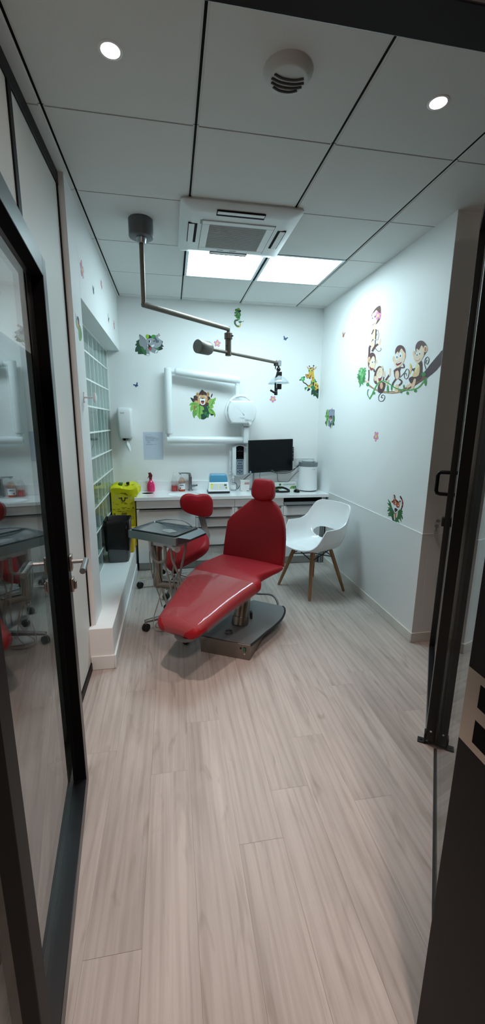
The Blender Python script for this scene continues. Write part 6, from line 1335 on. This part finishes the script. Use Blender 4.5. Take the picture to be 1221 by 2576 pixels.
s_ = B(MY2); s_.tube([(-.497, .775, .002), (-.497, .755, .002), (-.492, .742, .002), (-.482, .737, .002), (-.472, .742, .002), (-.467, .755, .002), (-.467, .775, .002)], .0045, 8, sm=3); s_.out('handle_slot', BLACK, bx)
s_ = B(MY2); s_.prism(rrect(-.528, .762, -.499, .772, .004), 0, .0006); s_.prism(rrect(-.465, .762, -.438, .772, .004), 0, .0006); s_.out('fold_slot', mat('slot_olive', '3a3a14', .7), bx)
SLV = mat('print_silver', 'b4b9a0', .6)
s_ = B(MY2)
for cx in (-.543, -.425):
    for k in range(3):
        a = math.radians(90 + 120 * k); px_, pz_ = cx + .020 * math.cos(a), .772 + .018 * math.sin(a)
        star_ = [(px_ + (.014 if q % 2 == 0 else .005) * math.cos(q * PI / 4 + .3), pz_ + (.016 if q % 2 == 0 else .005) * math.sin(q * PI / 4 + .3)) for q in range(8)]
        s_.prism(star_, 0, .0005)
s_.out('hazard_print', SLV, bx)
s_ = B(MY2)
for k in range(5): s_.prism([(-.590 + .047 * k, .652 + .002 * k), (-.566 + .047 * k, .652 + .002 * k), (-.566 + .047 * k, .656 + .002 * k), (-.590 + .047 * k, .656 + .002 * k)], 0, .0005)
for k in range(9): s_.prism([(-.508 + .006 * k, .596), (-.508 + .006 * k + (.004 if k % 3 else .0025), .596), (-.508 + .006 * k + (.004 if k % 3 else .0025), .62), (-.508 + .006 * k, .62)], 0, .0005)
s_.prism([(-.582, .606), (-.565, .606), (-.565, .613), (-.582, .613)], 0, .0005); s_.prism([(-.582, .590), (-.565, .590), (-.565, .601), (-.582, .601)], 0, .0005)
s_.prism([(-.505, .812), (-.465, .812), (-.465, .819), (-.505, .819)], 0, .0005); s_.prism([(-.505, .668), (-.45, .668), (-.45, .671), (-.505, .671)], 0, .0005)
for x0, z0, x1, z1 in ((-.545, .70, -.53, .703), (-.58, .722, -.575, .728), (-.56, .706, -.545, .709), (-.475, .705, -.445, .7075), (-.475, .712, -.45, .7145), (-.475, .719, -.46, .7215), (-.42, .705, -.395, .708), (-.41, .717, -.39, .72), (-.395, .665, -.388, .675)): s_.prism([(x0, z0), (x1, z0), (x1, z1), (x0, z1)], 0, .0005)
s_.out('print', mat('print_olive', '34340f', .7), bx)
s_ = B(MY2); s_.tube([(-.405 + .014 * math.cos(k * PI / 12), .565 + .014 * math.sin(k * PI / 12), .0004) for k in range(24)], .0012, 4, closed=True); s_.tube([(-.505 + .0, .715, .0004), (-.495, .728, .0004), (-.485, .715, .0004)], .001, 4, closed=True); s_.out('symbol_print', MATS['print_olive'], bx)
text('lettering', 'Embal perf 25 L', .0185, MY2 @ T(V((-.487, .634, .0005))), INK, bx, shear=.25)
t = thing('sharps_container', 'small bright yellow plastic tub beside the grey bin', 'tub', (-.425, 3.965, ZP))
s_ = B(); R_ = [[(x, y, z) for x, y in rrect(-.045 - d, -.10 - d, .045 + d, .10 + d, .02, 4)] for z, d in ((0, -.008), (.006, 0), (.165, .006), (.165, .012), (.19, .012), (.196, .008))]
s_.loft(R_); s_.out('body', YELLOWP, t, ang=40)
s_ = B(); R_ = [[(x, y, z) for x, y in rrect(-.045 - d, -.10 - d, .045 + d, .10 + d, .02, 4)] for z, d in ((.19, .014), (.205, .014), (.212, .004))]
s_.loft(R_); s_.out('lid', YELLOWP, t, ang=40)
t = thing('waste_bin', 'grey waste bin lined with a black bag on the white plinth', 'bin', (-.492, 3.68, ZP))
s_ = B(); s_.loft([[(x, y, z) for x, y in rrect(-.09 - d, -.085 - d, .085 + d, .11 + d, .03, 5)] for z, d in ((.002, 0), (.375, .022), (.375, .018), (.02, -.004))]); s_.out('bin_body', mat('bin_grey', '5d6062', .5), t, ang=45)
random.seed(11); s_ = B(); R_ = []; base = rrect(-.09, -.085, .085, .11, .03, 8); nb = len(base)
def wob(k, z): return .005 * math.sin(k * .9 + z * 31) + .004 * math.sin(k * 2.3 - z * 17)
for z, d in ((.118, .013), (.122, .016), (.17, .018), (.25, .022), (.33, .025), (.376, .028), (.386, .022), (.38, .014), (.25, .006), (.12, .0)):
    R_.append([(x * (1 + (d + wob(k, z) * .6) / .1), .012 + (y - .012) * (1 + (d + wob(k, z) * .6) / .1), z + (.012 * math.sin(k * .55) + .006 * math.sin(k * 1.7) if z < .124 and d > .01 else .003 * math.sin(k * .8))) for k, (x, y) in enumerate(base)])
s_.loft(R_); s_.out('bin_bag', BAG, t, ang=70)

# ------------------------------------------------------------------ wall stickers
SK_LAB = {'elephant': 'grey cartoon elephant head sticker among green leaves on the back wall', 'lion': 'cartoon lion sticker peeping out of green leaves inside the x-ray arm',
 'giraffe': 'yellow spotted cartoon giraffe sticker in the corner of the back wall', 'rhino': 'grey open-mouthed cartoon rhino sticker among leaves on the right wall near the corner',
 'tiger': 'orange cartoon tiger sticker in grass, low on the right wall', 'snake': 'green leaf and snake sticker just under the ceiling of the back wall',
 'monkeys': 'large sticker of five cartoon monkeys on a branch on the right wall', 'toucan': 'narrow toucan sticker on the white column by the glass blocks'}
def smat(c): return mat('sticker_' + c, c, .55)
def wall_frame(wall, a, z):
    if wall == 'back': return frame((a, YB, z), (1, 0, 0), (0, 0, 1), (0, -1, 0))
    if wall == 'right': return frame((XR, a, z), (0, 1, 0), (0, 0, 1), (-1, 0, 0))
    return frame((XL, a, z), (0, 1, 0), (0, 0, 1), (1, 0, 0))
def sticker(key):
    wall, a, z, L_ = STICKERS[key]; M = wall_frame(wall, a, z)
    t = thing('wall_sticker', SK_LAB[key], 'sticker', M.translation, group=None)
    M = T(-t.location) @ M; parts = {}
    for k, (part, col, strip, flat) in enumerate(L_):
        P = [(flat[i] / 2000, flat[i + 1] / 2000) for i in range(0, len(flat), 2)]
        if part not in parts: parts[part] = (B(M), [])
        b, ml = parts[part]
        if col not in ml: ml.append(col)
        zz = .0006 + .000015 * k
        if 'edge' not in ml: ml.append('edge')
        def put(Q, z_, mi):
            if wall == 'right': Q = [(max(x, YR0 + .003 - a), y) for x, y in Q]
            b.mi = mi
            if strip:
                n = len(Q) // 2
                for i in range(n - 1): b.poly([(*Q[i], z_), (*Q[i + 1], z_), (*Q[2 * n - 2 - i], z_), (*Q[2 * n - 1 - i], z_)])
            else: b.fill(Q, z_)
        if not strip and len(P) < 17: P = sm2(P, 3)
        G = inset(P, -.004 if not strip else -.003)
        if not strip: put(G, .0004, ml.index('edge'))
        else: put(G, .0003, ml.index('edge'))
        put(P, zz, ml.index(col))
    names = {'m1': 'monkey', 'm2': 'monkey', 'm3': 'monkey', 'm4': 'monkey', 'm5': 'monkey'}
    for part, (b, ml) in parts.items(): b.out(names.get(part, part), [smat('eef3f4' if c == 'edge' else c) for c in ml], t, tri=True, flat=True)
for key in STICKERS: sticker(key)
def flower(wall, a, z, r, rot, lab):
    M = wall_frame(wall, a, z); t = thing('flower_wall_sticker', lab, 'sticker', M.translation, group='flower wall stickers'); M = T(-t.location) @ M
    for nm, m, sc, zz in (('border', 'eef3f4', 1.18, .0004), ('petals', 'c9688c', 1., .0008), ('petal_tips', 'e2a0b4', .62, .0012)):
        s = B(M)
        for k in range(5):
            an = rot + 2 * PI * k / 5; cx, cz = .62 * r * math.cos(an), .62 * r * math.sin(an)
            s.poly([(cx + x * math.cos(an) - y * math.sin(an), cz + x * math.sin(an) + y * math.cos(an), zz + .00005 * k) for x, y in circ(0, 0, .40 * r * sc, 14, .34 * r * sc)])
        o = s.out(nm, smat(m), t, tri=True, ang=180)
    s = B(M); s.poly([(x, y, .0016) for x, y in circ(0, 0, .33 * r, 12)]); s.out('centre', smat('d6cf7a'), t, tri=True, ang=180)
def butterfly(wall, a, z, r, rot, lab, col):
    M = wall_frame(wall, a, z) @ Matrix.Rotation(rot, 4, 'Z'); t = thing('butterfly_wall_sticker', lab, 'sticker', (wall_frame(wall, a, z)).translation, group='butterfly wall stickers'); M = T(-t.location) @ M
    for nm, m, g, zz in (('border', 'eef3f4', 1.16, .0004), ('wings', col, 1., .0008)):
        s = B(M)
        for sx in (-1, 1):
            s.poly([(sx * x * r * g, y * r * g, zz) for x, y in ((0, .1), (.35, .55), (.9, .95), (1.0, .5), (.7, .1), (.1, -.05))]); s.poly([(sx * x * r * g, y * r * g, zz + .0001) for x, y in ((.0, .05), (.6, .05), (.62, -.4), (.35, -.75), (.1, -.4))])
        s.out(nm, smat(m), t, tri=True, ang=180)
    s = B(M); s.poly([(x * r, y * r, .0013) for x, y in ((-.06, -.55), (.06, -.55), (.07, .35), (-.07, .35))]); s.out('body', smat('20242c'), t, tri=True, ang=180)
for wall, a, z, r, rot, lab in (('back', .50, 2.312, .036, 1.5, 'pink flower sticker beside the lamp elbow on the back wall'), ('back', 1.111, 1.765, .036, .9, 'pink flower sticker under the operating light head on the back wall'),
                                ('right', 3.118, 1.412, .042, 1.0, 'pink flower sticker under the monkeys on the right wall'), ('left', 2.753, 2.377, .050, .3, 'largest pink flower sticker, high on the left wall above the window niche'),
                                ('left', 3.503, 2.518, .034, .9, 'pink flower sticker nearest the ceiling on the left wall'), ('left', 4.157, 2.372, .040, .6, 'pink flower sticker closest to the far corner on the left wall')):
    flower(wall, a, z, r, rot, lab)
for wall, a, z, r, rot, lab, col in (('back', 1.229, 2.39, .026, -.3, 'blue butterfly sticker high on the back wall above the giraffe', '3a6088'), ('back', -.339, 1.874, .026, .5, 'blue butterfly sticker below the elephant on the back wall', '2f5484'),
                                     ('right', 3.909, 2.334, .032, .2, 'orange butterfly sticker high on the right wall near the corner', 'a86a4a'), ('left', 3.118, 2.368, .034, .2, 'blue butterfly sticker above the window niche on the left wall', '34586e'),
                                     ('left', 3.797, 2.342, .038, -.3, 'brown butterfly sticker above the window niche on the left wall', '6a5a60')):
    butterfly(wall, a, z, r, rot, lab, col)
